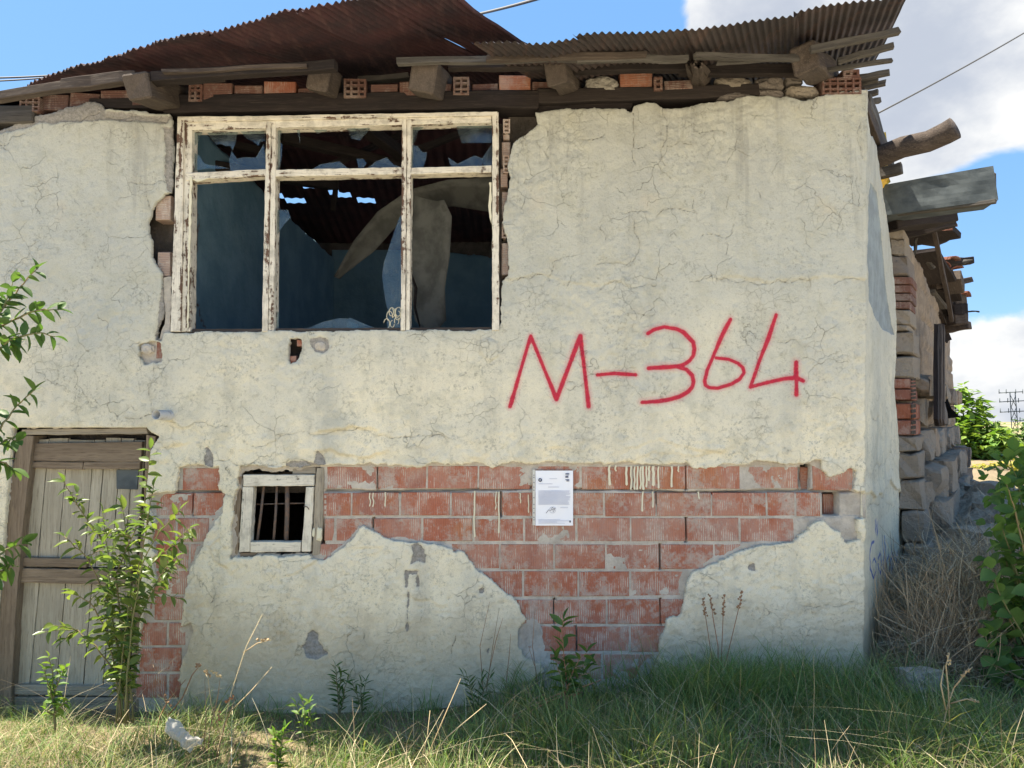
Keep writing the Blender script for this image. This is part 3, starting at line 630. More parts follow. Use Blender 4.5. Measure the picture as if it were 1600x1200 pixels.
# ---- bricks of the front wall, one by one
def brick(x0, y0, x1, y1, parent, kind='wall', Y=0.0, depth=.12, name='brick', j=.0022):
    a, b = pix(x0, y1, Y), pix(x1, y0, Y); c = (a+b)/2; hw, hh = (b.x-a.x)/2, (b.z-a.z)/2; e = .0035
    V = []
    for (sx, sz) in ((-1, -1), (1, -1), (1, 1), (-1, 1)): V.append((sx*(hw-e)+jit(j), 0+jit(.0008), sz*(hh-e)+jit(j)))
    for (sx, sz) in ((-1, -1), (1, -1), (1, 1), (-1, 1)): V.append((sx*hw+jit(j*.5), e, sz*hh+jit(j*.5)))
    for (sx, sz) in ((-1, -1), (1, -1), (1, 1), (-1, 1)): V.append((sx*hw, depth, sz*hh))
    F = [[0, 1, 2, 3]]+[[k, k+4, (k+1) % 4+4, (k+1) % 4] for k in range(4)]+[[k+4, k+8, (k+1) % 4+8, (k+1) % 4+4] for k in range(4)]+[[11, 10, 9, 8]]
    F = [[0, 1, 2, 3]]+[[(k+1) % 4, k, k+4, (k+1) % 4+4] for k in range(4)]+[[(k+1) % 4+4, k+4, k+8, (k+1) % 4+8] for k in range(4)]+[[11, 10, 9, 8]]
    o = link(name, mesh(name, V, F), M['brick_'+kind], parent); o.location = Vector((c.x, Y-.003+jit(.003), c.z))-wpos(parent)
    o.rotation_euler = (jit(.006), jit(.004), jit(.012)); return o
def hollow(x0, y0, x1, y1, nx, nz, parent, kind='dark', Y=-.02, depth=.16, name='hollow_brick'):
    a, b = pix(x0, y1, Y), pix(x1, y0, Y); W, Hh = b.x-a.x, b.z-a.z; V = []; F = []; t = min(W/nx, Hh/nz)*.17
    def box(p, q):
        i = len(V)
        for zz in (p[2], q[2]):
            for xx, yy in ((p[0], p[1]), (q[0], p[1]), (q[0], q[1]), (p[0], q[1])): V.append((xx, yy, zz))
        F.extend([[i+3, i+2, i+1, i], [i+4, i+5, i+6, i+7]]+[[i+k, i+(k+1) % 4, i+4+(k+1) % 4, i+4+k] for k in range(4)])
    for k in range(nx+1):
        xx = -W/2 + W*k/nx; xx = min(max(xx, -W/2+t), W/2-t); box((xx-t, 0, -Hh/2), (xx+t, .07, Hh/2))
    for k in range(nz+1):
        zz = -Hh/2 + Hh*k/nz; zz = min(max(zz, -Hh/2+t), Hh/2-t); box((-W/2+.001, .0015, zz-t), (W/2-.001, .069, zz+t))
    box((-W/2, .071, -Hh/2), (W/2, depth, Hh/2))
    o = link(name, mesh(name, V, F), M['brick_'+kind], parent); c = (a+b)/2; o.location = Vector((c.x, Y, c.z))-wpos(parent); return o
COURSES = [((728, 764), [509, 589, 667, 747, 829, 907, 988, 1071, 1156, 1247]), ((769, 806), [511, 549, 624, 704, 782, 865, 943, 1025, 1111, 1197, 1242, 1282]), ((809, 846), [505, 523, 583, 659, 739, 819, 900, 985, 1071, 1155, 1241]),
           ((850, 889), [486, 560, 640, 704, 781, 865, 946, 1030, 1115, 1200]), ((892, 932), [735, 817, 903, 984, 1071]), ((936, 975), [781, 865, 947, 1031, 1072]), ((978, 1018), [820, 900, 984, 1066]), ((1021, 1062), [858, 940, 1030]),
           ((731, 767), [283, 346]), ((770, 806), [240, 301, 352]), ((809, 846), [232, 275, 328, 350]), ((849, 888), [226, 296, 330]), ((891, 929), [224, 262, 318]), ((932, 969), [222, 240, 304]), ((972, 1008), [218, 262, 292]), ((1011, 1049), [217, 285]), ((1052, 1090), [211, 262, 290])]
for (y0, y1), jx in COURSES:
    for a, b in zip(jx[:-1], jx[1:]):
        gp = random.uniform(1.2, 2.6); brick(a+gp, y0+random.uniform(.0, 1.2), b-gp*.5, y1+random.uniform(-1.0, .4), front)
brick(1270, 728, 1332, 766, front); brick(1250, 730, 1262, 767, front, 'bright', .05)
brick(1310, 771, 1352, 806, front, 'wall', .035); brick(1286, 772, 1308, 804, front, 'red', .075)
hollow(503, 771, 513, 806, 1, 4, front, 'wall', -.003, .1)
# bits showing in the holes of the plaster
brick(244, 534, 256, 560, front, 'red', .0); brick(222, 556, 242, 566, front, 'dark', .01); brick(464, 531, 473, 541, front, 'red', -.004); brick(453, 556, 463, 571, front, 'red', .0)
def lump(name, c, r, mat, parent, seed=0, sq=(1, 1, 1), sub=2, rough=.25):
    import bmesh
    bm = bmesh.new(); bmesh.ops.create_icosphere(bm, subdivisions=sub, radius=1); rr = random.Random(seed)
    ph = [Vector((rr.uniform(-1, 1), rr.uniform(-1, 1), rr.uniform(-1, 1))).normalized() for _ in range(9)]; am = [rr.uniform(.5, 1) for _ in ph]
    for v in bm.verts:
        n = v.co.normalized(); k = 1+rough*sum(a*math.sin(3*n.dot(p)*(1+i*.35)+i) for i, (p, a) in enumerate(zip(ph, am)))/4
        k *= (abs(n.x)**5+abs(n.y)**5+abs(n.z)**5)**(-1/5)*.86
        v.co = Vector((n.x*sq[0], n.y*sq[1], n.z*sq[2]))*r*k
    me = bpy.data.meshes.new(name); bm.to_mesh(me); bm.free(); o = link(name, me, mat, parent); o.location = Vector(c)-(wpos(parent) if parent else Vector()); return o
lump('mortar_lump', pix(231, 545, -.015), .038, M['mortar'], front, 3, (1, .5, .9))
lump('plaster_lump', pix(764, 546, -.018), .040, M['mortar'], front, 9, (.95, .22, 1.15), 3, .3)
lump('mortar_lump', pix(501, 541, -.012), .028, M['mortar'], front, 4, (1.2, .4, .9))
def rock(name, c, hs3, mat, parent, seed=0, rotz=0.0, rough=.14, n=4):
    """broken squared block: flat-ish faces, knocked-off corners"""
    import bmesh
    bm = bmesh.new(); bmesh.ops.create_cube(bm, size=2.0); bmesh.ops.subdivide_edges(bm, edges=bm.edges[:], cuts=n-1, use_grid_fill=True)
    rr = np.random.default_rng(seed); o1 = rr.random(6)*90; cut = [(Vector(rr.normal(0, 1, 3)).normalized(), rr.uniform(.95, 1.35)) for _ in range(7)]
    P_ = np.array([v.co[:] for v in bm.verts]); f = lambda a, b, k: fbm(P_[:, a]*1.3+o1[k], P_[:, b]*1.3+o1[(k+1) % 6], k, 4, .6)
    D_ = np.stack([f(1, 2, 0), f(0, 2, 1), f(0, 1, 2)], 1) + .5*np.stack([f(0, 1, 3), f(1, 2, 4), f(0, 2, 5)], 1)
    for v, d in zip(bm.verts, D_):
        p = v.co.copy()
        for nn, k in cut:
            e = p.dot(nn)-k
            if e > 0: p -= nn*e
        p += Vector(d)*rough*2; v.co = Vector((p.x*hs3[0], p.y*hs3[1], p.z*hs3[2]))
    me = bpy.data.meshes.new(name); bm.to_mesh(me); bm.free(); o = link(name, me, mat, parent); o.location = Vector(c)-(wpos(parent) if parent else Vector()); o.rotation_euler = (0, 0, rotz); return o
# paint drips over the bricks
for x, y0, y1, wd in ((578, 770, 790, 1.5), (583, 770, 791, 1.4), (602, 769, 790, 1.5), (741, 767, 838, 1.9), (775, 768, 795, 1.3), (779, 768, 832, 1.9), (813, 770, 785, 1.3), (826, 773, 800, 1.3), (952, 727, 757, 2.2), (979, 728, 757, 2.0), (992, 729, 764, 1.6), (996, 728, 764, 1.8), (1001, 729, 763, 1.6), (1005, 728, 764, 2.2), (1010, 728, 760, 1.6), (1014, 728, 750, 2.0),
                      (1021, 728, 758, 2.6), (1029, 729, 762, 1.6), (1050, 728, 760, 1.8), (1004, 768, 798, 1.6), (1020, 768, 792, 1.3), (1092, 768, 778, 1.2), (986, 728, 764, 1.4), (1060, 728, 736, 1.4), (962, 727, 735, 1.6)):
    wd *= .62 if x < 900 else .85
    pts = [(x+jit(.9), y0+(y1-y0)*k/5) for k in range(6)]
    L = [(px-wd*(.7+.3*abs(math.sin(k*2))), py) for k, (px, py) in enumerate(pts)]; Rr = [(px+wd*(.7+.3*abs(math.cos(k*2))), py) for k, (px, py) in enumerate(pts)]
    Rr[-1] = (pts[-1][0]+wd*1.1, pts[-1][1]); L[-1] = (pts[-1][0]-wd*1.1, pts[-1][1])
    prism('paint_drip', L+[(pts[-1][0], pts[-1][1]+2)]+Rr[::-1], -.010, .004, M['dripp'], front, j=0)

# ---- masonry core behind the plaster (gives the walls their thickness; openings left free)
def pxbox(name, x0, y0, x1, y1, Y0, Y1, mat, parent):
    a, b = pix(x0, y1), pix(x1, y0); V = [(x, y, z) for z in (a.z, b.z) for x, y in ((a.x, Y0), (b.x, Y0), (b.x, Y1), (a.x, Y1))]
    return place(name, V, [[3, 2, 1, 0], [4, 5, 6, 7]]+[[k, (k+1) % 4, 4+(k+1) % 4, 4+k] for k in range(4)], mat, parent)
for q in ((-420, 168, 262, 664), (262, 521, 778, 724), (794, 160, 1318, 724), (778, 182, 793.8, 520), (512, 724.5, 1318, 1150), (246, 664.5, 366, 1150), (366.2, 874, 511.6, 1150), (-420, 664.5, 2, 1150)):
    pxbox('masonry', *q, .10, .30, M['core'], front)
# broken brick edges beside the big window
for a in ((243, 306, 268, 344), (246, 394, 267, 432)): brick(*a, front, 'pale', .012)
for a in ((786, 196, 796, 218), (782, 264, 793, 292), (784, 300, 795, 340), (784, 222, 797, 258)): brick(*a, front, 'pale', .022)
hollow(786, 186, 797, 208, 1, 3, front, 'pale', -.002, .08); hollow(786, 242, 796, 270, 1, 4, front, 'pale', .0, .08); hollow(784, 350, 793, 372, 1, 3, front, 'pale', .0, .08)
brick(784, 380, 795, 430, front, 'pale', .02)
prism('mortar_strip', [(255, 434), (268, 432), (266, 520), (249, 531), (258, 500)], -.002, .09, M['mortar'], front, j=1.2, step=6)

# ---- side wall plaster
side = empty('side_wall'); side.parent = house
hs = .0075
us = np.arange(0, 2.02, hs); zs2 = np.arange(.0, 3.45, hs); US, ZS = np.meshgrid(us, zs2)
SO = [(1349, 143), (1352, 185), (1357, 210), (1366, 228), (1372, 275), (1380, 330), (1387, 380), (1393, 430), (1397, 500), (1396, 560), (1394, 600), (1399, 660), (1402, 700), (1405, 760), (1404, 800), (1411, 850), (1408, 900), (1396, 950), (1386, 1000), (1370, 1100), (1341, 1130)]
so_ = PS(SO); so_ = [(-.2, 3.42)]+[(max(s, 0.0), z) for s, z in so_[:-1]]+[(-.2, -.2)]
rs = .012*fbm(US*14, ZS*14, 15, 4, .6)*2
Ss = sdf(US, ZS, so_)+rs*sst(US, .03, .1)
ck2 = np.full(US.shape, .08)
for c in ([(1350, 200), (1352, 240), (1358, 300), (1352, 330)], [(1345, 490), (1340, 530), (1345, 600), (1342, 680)], [(1355, 640), (1370, 650), (1376, 690)], [(1345, 728), (1370, 730), (1400, 734)], [(1368, 735), (1370, 765)], [(1345, 770), (1375, 778), (1400, 770)], [(1388, 520), (1396, 545)], [(1377, 895), (1377, 920)]):
    local_line(ck2, us, zs2, wiggle(PS(c), 4, .12))
ch2 = local_sdf(us, zs2, PS([(1352, 300), (1356, 286), (1366, 300), (1374, 380), (1380, 440), (1388, 500), (1394, 524), (1376, 516), (1362, 494), (1353, 470), (1350, 400)]))
ch2 = ch2 + rs*.6
sp2 = np.full(US.shape, .08)
for c in ([(1362, 812), (1363, 835), (1364, 812), (1366, 838), (1367, 816), (1366, 834)], [(1361, 846), (1357, 848), (1354, 868), (1355, 888), (1361, 903), (1364, 892), (1364, 878), (1361, 872), (1359, 878)], [(1371, 864), (1368, 874), (1369, 888), (1372, 896), (1374, 884), (1372, 866)], [(1376, 838), (1377, 898), (1376, 878), (1379, 862), (1376, 876), (1380, 902)], [(1379, 838), (1381, 898), (1382, 874), (1385, 866), (1386, 896)],
          [(1390, 868), (1387, 874), (1388, 892), (1391, 880), (1391, 868), (1392, 894)], [(1388, 844), (1390, 896), (1392, 872)], [(1394, 862), (1395, 884), (1398, 862), (1396, 902)]):
    local_line(sp2, us, zs2, PS(c))
H3 = .016+.012*fbm(US*3, ZS*3, 5, 4)+.008*fbm(US*16, ZS*16, 6, 4, .6) - .008*sst(ch2, -.004, .01) - .003*sst(ck2, .012, 0)
D = np.full(US.shape, .3); L2 = wiggle([(0, side_sz(1345, 768)[1]), (.5, side_sz(1370, 772)[1]), (1.6, side_sz(1400, 770)[1])], 5, .1); local_line(D, us, zs2, L2, .12)
H3 += np.where(ZS > np.interp(US, [p[0] for p in L2], [p[1] for p in L2]), .010, -.004)*sst(D, .10, 0)
xcs = np.vectorize(corner)(ZS[:, :1])
def map_side(s, z, hh):
    k = np.clip(s/.03, 0, 1); hh2 = hh
    return np.stack([xcs + s*U.x + NS.x*hh2 + (1-k)*hh*.0, s*U.y + NS.y*hh2, z], -1)
def map_side(s, z, hh):                       # meets the front plaster at the corner
    k = np.clip(s/.03, 0, 1); fx = .55*(1-k)+NS.x*k; fy = -1*(1-k)+NS.y*k
    return np.stack([xcs + s*U.x + fx*hh, s*U.y + fy*hh, z], -1)
Ss[:, :2] = np.maximum(Ss[:, :2], Ss[:, 2:3])
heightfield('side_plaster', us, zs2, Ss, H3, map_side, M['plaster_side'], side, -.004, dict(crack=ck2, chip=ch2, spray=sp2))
def slab(name, s0, s1, z0, z1, d0, d1, mat, parent):    # box along the side wall: distances along, heights, depth outward (negative = inside)
    V = []
    for z in (z0, z1):
        for s, d in ((s0, d1), (s1, d1), (s1, d0), (s0, d0)):
            p = Vector((cb.x, 0, z))+U*s+NS*d; V.append(p)
    return place(name, V, [[3, 2, 1, 0], [4, 5, 6, 7]]+[[k, (k+1) % 4, 4+(k+1) % 4, 4+k] for k in range(4)], mat, parent)
slab('masonry', .12, 1.62, -.1, 3.05, -.30, -.06, M['core'], side)

# ---- interior of the upper room
room = empty('room_interior'); room.parent = house
def teal_wall(name, xs_, zs_, f, cracks, top):
    A, B = np.meshgrid(xs_, zs_); S_ = top(A)-B+.03*fbm(A*5, B*5, 51)*2; ck = np.full(A.shape, .08)
    for c in cracks: local_line(ck, xs_, zs_, wiggle(c, 4, .15))
    heightfield(name, xs_, zs_, S_, .012*fbm(A*4, B*4, 7, 4)-.01*sst(ck, .02, 0), f, M['teal'], room, .05, dict(crack=ck))
# left partition wall (parameter: distance back), seen obliquely
yw = np.arange(.32, 3.9, .03); zw = np.arange(1.1, 3.35, .03)
teal_wall('left_partition', yw, zw, lambda a, b, hh: np.stack([-1.97+hh, a, b], -1), [[(.45, 3.2), (.5, 2.6), (.42, 2.2), (.75, 1.9), (.5, 1.7), (.5, 1.3)], [(.25, 2.3), (.3, 1.9)]], lambda a: 3.28-.02*a)
xw = np.arange(-2.0, 3.3, .03)
teal_wall('back_wall', xw, zw, lambda a, b, hh: np.stack([a, 3.9-hh, b], -1), [[(-1.2, 3.0), (-1.0, 2.5), (-1.05, 2.2)]], lambda a: 3.22-.10*a)
def boxw(name, lo, hi, mat, parent):
    V = [(x, y, z) for z in (lo[2], hi[2]) for x, y in ((lo[0], lo[1]), (hi[0], lo[1]), (hi[0], hi[1]), (lo[0], hi[1]))]
    return place(name, V, [[3, 2, 1, 0], [4, 5, 6, 7]]+[[k, (k+1) % 4, 4+(k+1) % 4, 4+k] for k in range(4)], mat, parent)
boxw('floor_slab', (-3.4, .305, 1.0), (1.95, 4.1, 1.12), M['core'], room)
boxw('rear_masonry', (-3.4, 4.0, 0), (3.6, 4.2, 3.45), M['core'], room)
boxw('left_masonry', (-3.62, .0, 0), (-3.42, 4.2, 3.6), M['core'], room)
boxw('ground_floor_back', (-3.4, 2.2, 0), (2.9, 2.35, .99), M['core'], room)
# torn ceiling lining curling down inside
lin = empty('ceiling_lining'); tag(lin, 'torn grey ceiling lining curling down inside the large broken window', 'ceiling lining')
def ribbon(name, A, B, YA, YB, mat, parent, thick=.012):
    n = len(A); V = []; F = []
    for i in range(n):
        for k in range(5):
            t = k/4; a = Vector(pix(*A[i], YA[i])); b = Vector(pix(*B[i], YB[i])); p = a.lerp(b, t); p.y += .05*math.sin(t*PI)+.06*float(fbm(np.array([i*.9+3]), np.array([t*2.5]), 3, 3)[0])
            V.append(p)
    m = len(V)
    V += [v+Vector((0, thick, 0)) for v in V]
    for i in range(n-1):
        for k in range(4):
            q = [i*5+k, i*5+k+1, (i+1)*5+k+1, (i+1)*5+k]; F.append(q); F.append([m+x for x in q][::-1])
    for i in range(n-1): F.append([i*5, (i+1)*5, m+(i+1)*5, m+i*5]); F.append([i*5+4, m+i*5+4, m+(i+1)*5+4, (i+1)*5+4])
    return place(name, V, F, mat, parent, True)
ribbon('arched_strip', [(522, 432), (552, 376), (590, 330), (640, 296), (700, 280), (790, 276)], [(530, 434), (585, 392), (628, 345), (660, 325), (710, 322), (790, 335)], [1.6, 1.5, 1.35, 1.2, 1.1, 1.05], [1.7, 1.55, 1.4, 1.3, 1.3, 1.3], M['lining'], lin)
ribbon('hanging_strip', [(648, 306), (644, 350), (640, 400), (642, 450), (648, 500), (660, 516)], [(694, 312), (706, 338), (703, 400), (695, 450), (697, 500), (684, 514)], [1.0]*6, [.85, .8, .85, .9, .95, 1.0], M['lining'], lin)
tube('gap_shade', [pix(640, 420, .93), pix(650, 450, .93), pix(648, 480, .93), pix(656, 510, .93)], [.006, .012, .01, .006], M['wx_dark'], lin)  # solid dark tube standing for the shade of a gap in the lining
# timbers inside under the roof
for a, b, wd in (((440, 215, .9), (640, 262, 1.4), .08), ((480, 275, 1.0), (640, 205, 1.6), .06), ((560, 190, .7), (630, 245, 1.3), .09), ((650, 235, 1.2), (760, 195, 1.2), .05), ((300, 255, .6), (520, 290, 2.0), .09), ((520, 330, 2.6), (526, 280, 2.6), .05), ((300, 215, 1.0), (430, 240, 1.2), .06)):
    bar('ceiling_timber', pix(*a), pix(*b), wd, wd*.8, M['wx_dark'], room)

# ---- big window
win = empty('window'); win.parent = house
F_ = [([(277, 184), (287, 186), (283, 518), (266, 518)], -.035, .05, 'wz_paint'), ([(288, 190), (300, 196), (297, 518), (284, 518)], -.022, .05, 'wz_paint'), ([(277, 183), (777, 174), (777, 180), (288, 190)], -.037, .05, 'wx_paint'), ([(290, 191.5), (768, 181.5), (768, 191), (299, 203)], -.024, .05, 'wx_paint'),
      ([(416, 191), (423, 191), (418, 518), (409, 518)], -.032, .05, 'wz_paint'), ([(424, 192), (431, 192), (428, 518), (419, 518)], -.026, .05, 'wz_paint'), ([(628, 186), (635, 186), (633, 516), (626, 516)], -.032, .05, 'wz_paint'), ([(636, 187), (643, 187), (640, 516), (634, 516)], -.025, .05, 'wz_paint'),
      ([(289, 270), (415, 264), (415, 274), (290, 282)], -.028, .045, 'wx_paint'), ([(431, 265), (628, 261), (628, 272), (430, 276)], -.028, .045, 'wx_paint'), ([(643, 262), (768, 258), (768, 269), (642, 272)], -.028, .045, 'wx_paint'),
      ([(769, 179), (779, 175), (780, 516), (769, 516)], -.033, .05, 'wz_paint'), ([(299, 514), (768, 511), (768, 519), (298, 520)], .0, .05, 'wx_old')]
for pl, y0, y1, m in F_: prism('frame', pl, y0, y1, M[m], win, j=.45, step=9, bev=.0022)
for pl in ([(296, 276), (300, 276), (299, 330), (296, 420), (294, 512), (292, 512)], [(764, 285), (768, 285), (768, 350), (765, 340), (763, 322), (765, 300)], [(300, 280), (330, 278), (308, 284)]):
    prism('paint_flake', pl, -.034, -.026, M['dripp'], win, j=.8, step=6)
SH = [[(297, 204), (316, 206), (310, 222), (303, 228), (300, 236), (312, 244), (318, 254), (330, 262), (297, 268)], [(322, 204), (348, 203), (357, 222), (361, 227), (352, 228), (345, 224), (338, 226), (330, 216)], [(350, 203), (372, 201), (368, 222), (363, 235), (357, 222)], [(373, 202), (412, 200), (414, 220), (402, 222), (407, 218), (404, 228), (394, 220), (385, 216)],
      [(362, 236), (370, 248), (380, 246), (400, 246), (412, 225), (416, 264), (360, 268), (358, 250)], [(318, 256), (345, 260), (357, 263), (325, 264)], [(432, 200), (440, 200), (437, 222), (441, 225), (440, 245), (436, 266), (430, 266)], [(462, 197), (468, 197), (469, 223)], [(478, 197), (515, 196), (509, 206), (503, 205), (496, 209), (490, 203)],
      [(538, 196), (583, 194), (572, 208), (562, 219), (548, 216), (545, 206)], [(557, 248), (567, 248), (573, 255), (568, 262), (560, 262)], [(575, 262), (588, 252), (604, 246), (615, 257), (628, 262)], [(485, 266), (500, 257), (530, 252), (545, 264)], [(643, 193), (668, 192), (660, 200), (652, 206), (649, 220), (643, 225)], [(712, 190), (769, 188), (769, 223), (722, 223), (716, 208)],
      [(643, 226), (652, 228), (660, 238), (667, 238), (665, 250), (661, 262), (642, 262)], [(700, 246), (715, 256), (735, 246), (742, 243), (755, 248), (753, 260), (705, 261)], [(753, 248), (769, 225), (769, 260), (756, 260)], [(627, 335), (622, 345), (610, 380), (600, 410), (597, 430), (600, 455), (603, 475), (608, 490), (604, 505), (606, 516), (627, 516)],
      [(445, 518), (480, 513), (505, 503), (530, 497), (544, 498), (548, 503), (560, 506), (562, 518)], [(540, 517), (546, 496), (560, 502), (585, 512), (590, 518)], [(430, 328), (450, 328), (454, 340), (444, 350), (430, 370)], [(428, 485), (436, 488), (435, 516), (427, 516)]]
for i, s in enumerate(SH): prism('glass_shard', s, .012+.003*(i % 3), .016+.003*(i % 3), M['glass'], win, j=0)
for k in range(9):
    cx, cy, r0 = 606+jit(14)+k*1.5, 492+jit(14), random.uniform(4, 9); p0 = random.uniform(0, 6)
    tube('window_decoration', [pix(cx+r0*math.cos(p0+t*.6)*.6, cy+r0*math.sin(p0+t*.6), .008) for t in range(9)], .0022, M['dripp'], win, 4)

# ---- small window
sw = empty('small_window'); sw.parent = house
for pl, y0, y1, m in (([(380, 742), (491, 742), (490, 759), (380, 760)], -.022, .03, 'wx_white'), ([(379, 761), (396, 761), (390, 862), (373, 863)], -.021, .03, 'wz_white'), ([(391, 847), (470, 847), (469, 862), (391, 863)], -.022, .03, 'wx_white'), ([(478, 761), (490, 761), (485, 862), (471, 862)], -.021, .03, 'wz_white'),
                      ([(372, 745), (378, 744), (371, 866), (361, 872), (364, 800)], -.004, .07, 'wz_doorf'), ([(495, 731), (506, 731), (505, 815), (499, 866), (488, 868), (492, 762)], -.008, .07, 'wz_lgrey'), ([(457, 732), (493, 730), (493, 740), (457, 741)], -.004, .06, 'wx_lgrey'), ([(375, 864), (402, 864), (398, 871), (376, 874)], -.006, .06, 'wx_doorf')):
    prism('frame', pl, y0, y1, M[m], sw, j=.5, step=9, bev=.002)
lump('plaster_lump', pix(499, 835, -.012), .03, M['dripp'], sw, 5, (.55, .35, 1.35)); lump('plaster_lump', pix(490, 832, -.012), .02, M['dripp'], sw, 6, (.4, .3, 1.2))
for (x0, x1, wd) in ((413, 401, .0075), (433, 427, .0075), (449, 447, .013)): tube('window_bar', [pix(x0, 752, .035), pix((x0+x1)/2+1, 800, .035), pix(x1, 852, .035)], wd, M['iron'], sw, 6)
tube('window_bar', [pix(390, 788, .05), pix(435, 787, .05), pix(480, 786, .05)], .004, M['iron'], sw, 5)
tube('bent_nail', [pix(475, 791, -.03), pix(480, 792, -.045), pix(483, 796, -.04)], .003, M['iron'], sw, 5)

# ---- door
door = empty('door'); door.parent = house
def dline(t, y):                                 # slanting door: t 0..1 across, y pixel row
    k = (y-684)/(1112-684); x0 = 46+(4-46)*k; x1 = 228+(196-228)*k; return x0+(x1-x0)*t
ed = [0, .17, .335, .56, .655, .79, .90, 1.0]; ed2 = [0, .20, .42, .64, .80, 1.0]
for i in range(len(ed)-1):
    a, b = ed[i]+.004, ed[i+1]-.004; yt = 684+random.uniform(0, 4); prism('door_plank', [(dline(a, yt), yt), (dline(b, yt), yt+jit(1)), (dline(b, 886), 886), (dline(a, 886), 886)], .055+jit(.003), .08, M['wz_door'], door, j=.4)
for i in range(len(ed2)-1):
    a, b = ed2[i]+.004, ed2[i+1]-.004; prism('door_plank', [(dline(a, 896), 896), (dline(b, 896), 896), (dline(b, 1112), 1112), (dline(a, 1112), 1112)], .055+jit(.003), .08, M['wz_door'], door, j=.4)
for pl, m in (([(42, 693), (222, 690), (220, 722), (40, 720)], 'wx_doorf'), ([(38, 721), (130, 722), (128, 734), (37, 731)], 'wx_doorf'), ([(131, 722), (219, 722), (218, 733), (129, 733)], 'wx_doorf'), ([(30, 871), (136, 874), (134, 887), (28, 885)], 'wx_doorf'), ([(25, 888), (205, 891), (204, 914), (22, 910)], 'wx_doorf'), ([(4, 1070), (205, 1074), (204, 1088), (2, 1085)], 'wx_lgrey'), ([(0, 1089), (200, 1091), (199, 1113), (-3, 1112)], 'wx_lgrey')):
    prism('door_rail', pl, .026, .054, M[m], door, j=.5, bev=.002)
prism('door_rail', [(182, 734), (216, 734), (214, 765), (182, 764)], .048, .0545, M['sheet'], door, j=.5).name = 'metal_patch'
for pl, m, y0, y1 in (([(28, 680), (52, 681), (38, 800), (24, 960), (16, 1118), (-12, 1118), (4, 900), (12, 780)], 'wz_doorf', .0, .12), ([(229, 679), (243, 682), (236, 770), (228, 900), (216, 1118), (199, 1118), (214, 900), (226, 770)], 'wz_doorf', .0, .12), ([(34, 671), (228, 668), (231, 678), (32, 680)], 'wx_lgrey', -.004, .12)):
    prism('door_frame', pl, y0, y1, M[m], door, j=.7, bev=.002)
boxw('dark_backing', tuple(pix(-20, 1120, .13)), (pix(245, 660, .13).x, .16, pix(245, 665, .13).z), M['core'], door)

# ---- drain pipe
def open_pipe(name, p0, p1, r, mat, parent):
    V = []; F = []; p0, p1 = Vector(p0), Vector(p1); d = (p1-p0).normalized(); a = d.cross(Vector((0, 0, 1))).normalized(); b = a.cross(d); n = 20
    for p, rr in ((p0, r), (p1, r), (p1, r*.86), (p0, r*.86)):
        for k in range(n): t = 2*PI*k/n; V.append(p+(a*math.cos(t)+b*math.sin(t))*rr)
    for i in range(3):
        for k in range(n): F.append([i*n+k, i*n+(k+1) % n, (i+1)*n+(k+1) % n, (i+1)*n+k])
    return place(name, V, F, mat, parent, True)
open_pipe('drain_pipe', pix(244, 648, -.14)+(pix(274, 650, .02)-pix(244, 648, -.14))*2.6, pix(244, 648, -.14), .027, M['pvc'], house)

# ================================================================== roof and eaves
roof = empty('roof'); roof.parent = house
CD = Vector((.40, 1, .27))                        # run of the corrugations, going back and up
def slits(pxs, bx0, bx1, m, n, length):
    out = []
    for x0, y0, x1, y1 in pxs:
        a, b = (pixd(x, y, (0, 1.75, 4.0), Vector((0, .26, 1))) for x, y in ((x0, y0), (x1, y1)))
        t = ((a.y+b.y)/2-1.75)/length; i = int(t**(1/1.4)*m); out.append((i-1, i+1, (a.x-bx0)/(bx1-bx0), (b.x-bx0)/(bx1-bx0)))
    return out
def roof_sheet(eave, length, mat, dz=0.0, m=16, buck=.018, period=.034, amp=.0065, skew=0.0, jag=.015, slit=None, name='roof_sheet', cdir=None, rag_end=False):
    """eave: list of world points; corrugated sheet from there along CD"""
    cdir = cdir or CD
    P = [Vector(e)+Vector((0, 0, dz)) for e in eave]; L = [0]
    for a, b in zip(P[:-1], P[1:]): L.append(L[-1]+(b-a).length)
    n = int(L[-1]/(period/6)); s = np.linspace(0, L[-1], n+1); px, py, pz = (np.interp(s, L, [getattr(p, c) for p in P]) for c in 'xyz')
    V = np.zeros((m+1, n+1, 3)); tt = np.linspace(0, 1, m+1)**1.4*length
    jg = jag*fbm(s*9, s*0+dz*31, 6, 3)*2 + .05*fbm(s*1.7, s*0+dz*57, 16, 2)
    for i, t in enumerate(tt):
        t0 = t + (jg if i == 0 else 0) + ((.05*fbm(s*6, s*0+3, 4, 4)*2) if (rag_end and i == m) else 0)
        w_ = amp*np.cos(2*PI*s/period); sag = buck*fbm(s*2.2, s*0+t*2.2+dz*17, 3, 4)*2; w_ = w_*(.75+.5*vn(s*3, s*0+t*2, 5))
        V[i, :, 0] = px+cdir.x*t0+skew*t*(s-L[-1]/2); V[i, :, 1] = py+cdir.y*t0; V[i, :, 2] = pz+cdir.z*t0+w_+sag
    I = np.arange((m+1)*(n+1)).reshape(m+1, n+1); keep = np.ones((m, n), bool)
    if slit:
        for i0, i1, j0, j1 in slit: keep[i0:i1, int(j0*n):int(j1*n)] = False
    # pin holes and rust-eaten bits
    Q = np.stack([I[:-1, :-1], I[1:, :-1], I[1:, 1:], I[:-1, 1:]], -1)[keep]
    return link(name, npmesh(name, V.reshape(-1, 3), Q, True), mat, roof)
def eave(pts): return [pix(x, y, Y) for x, y, Y in pts]
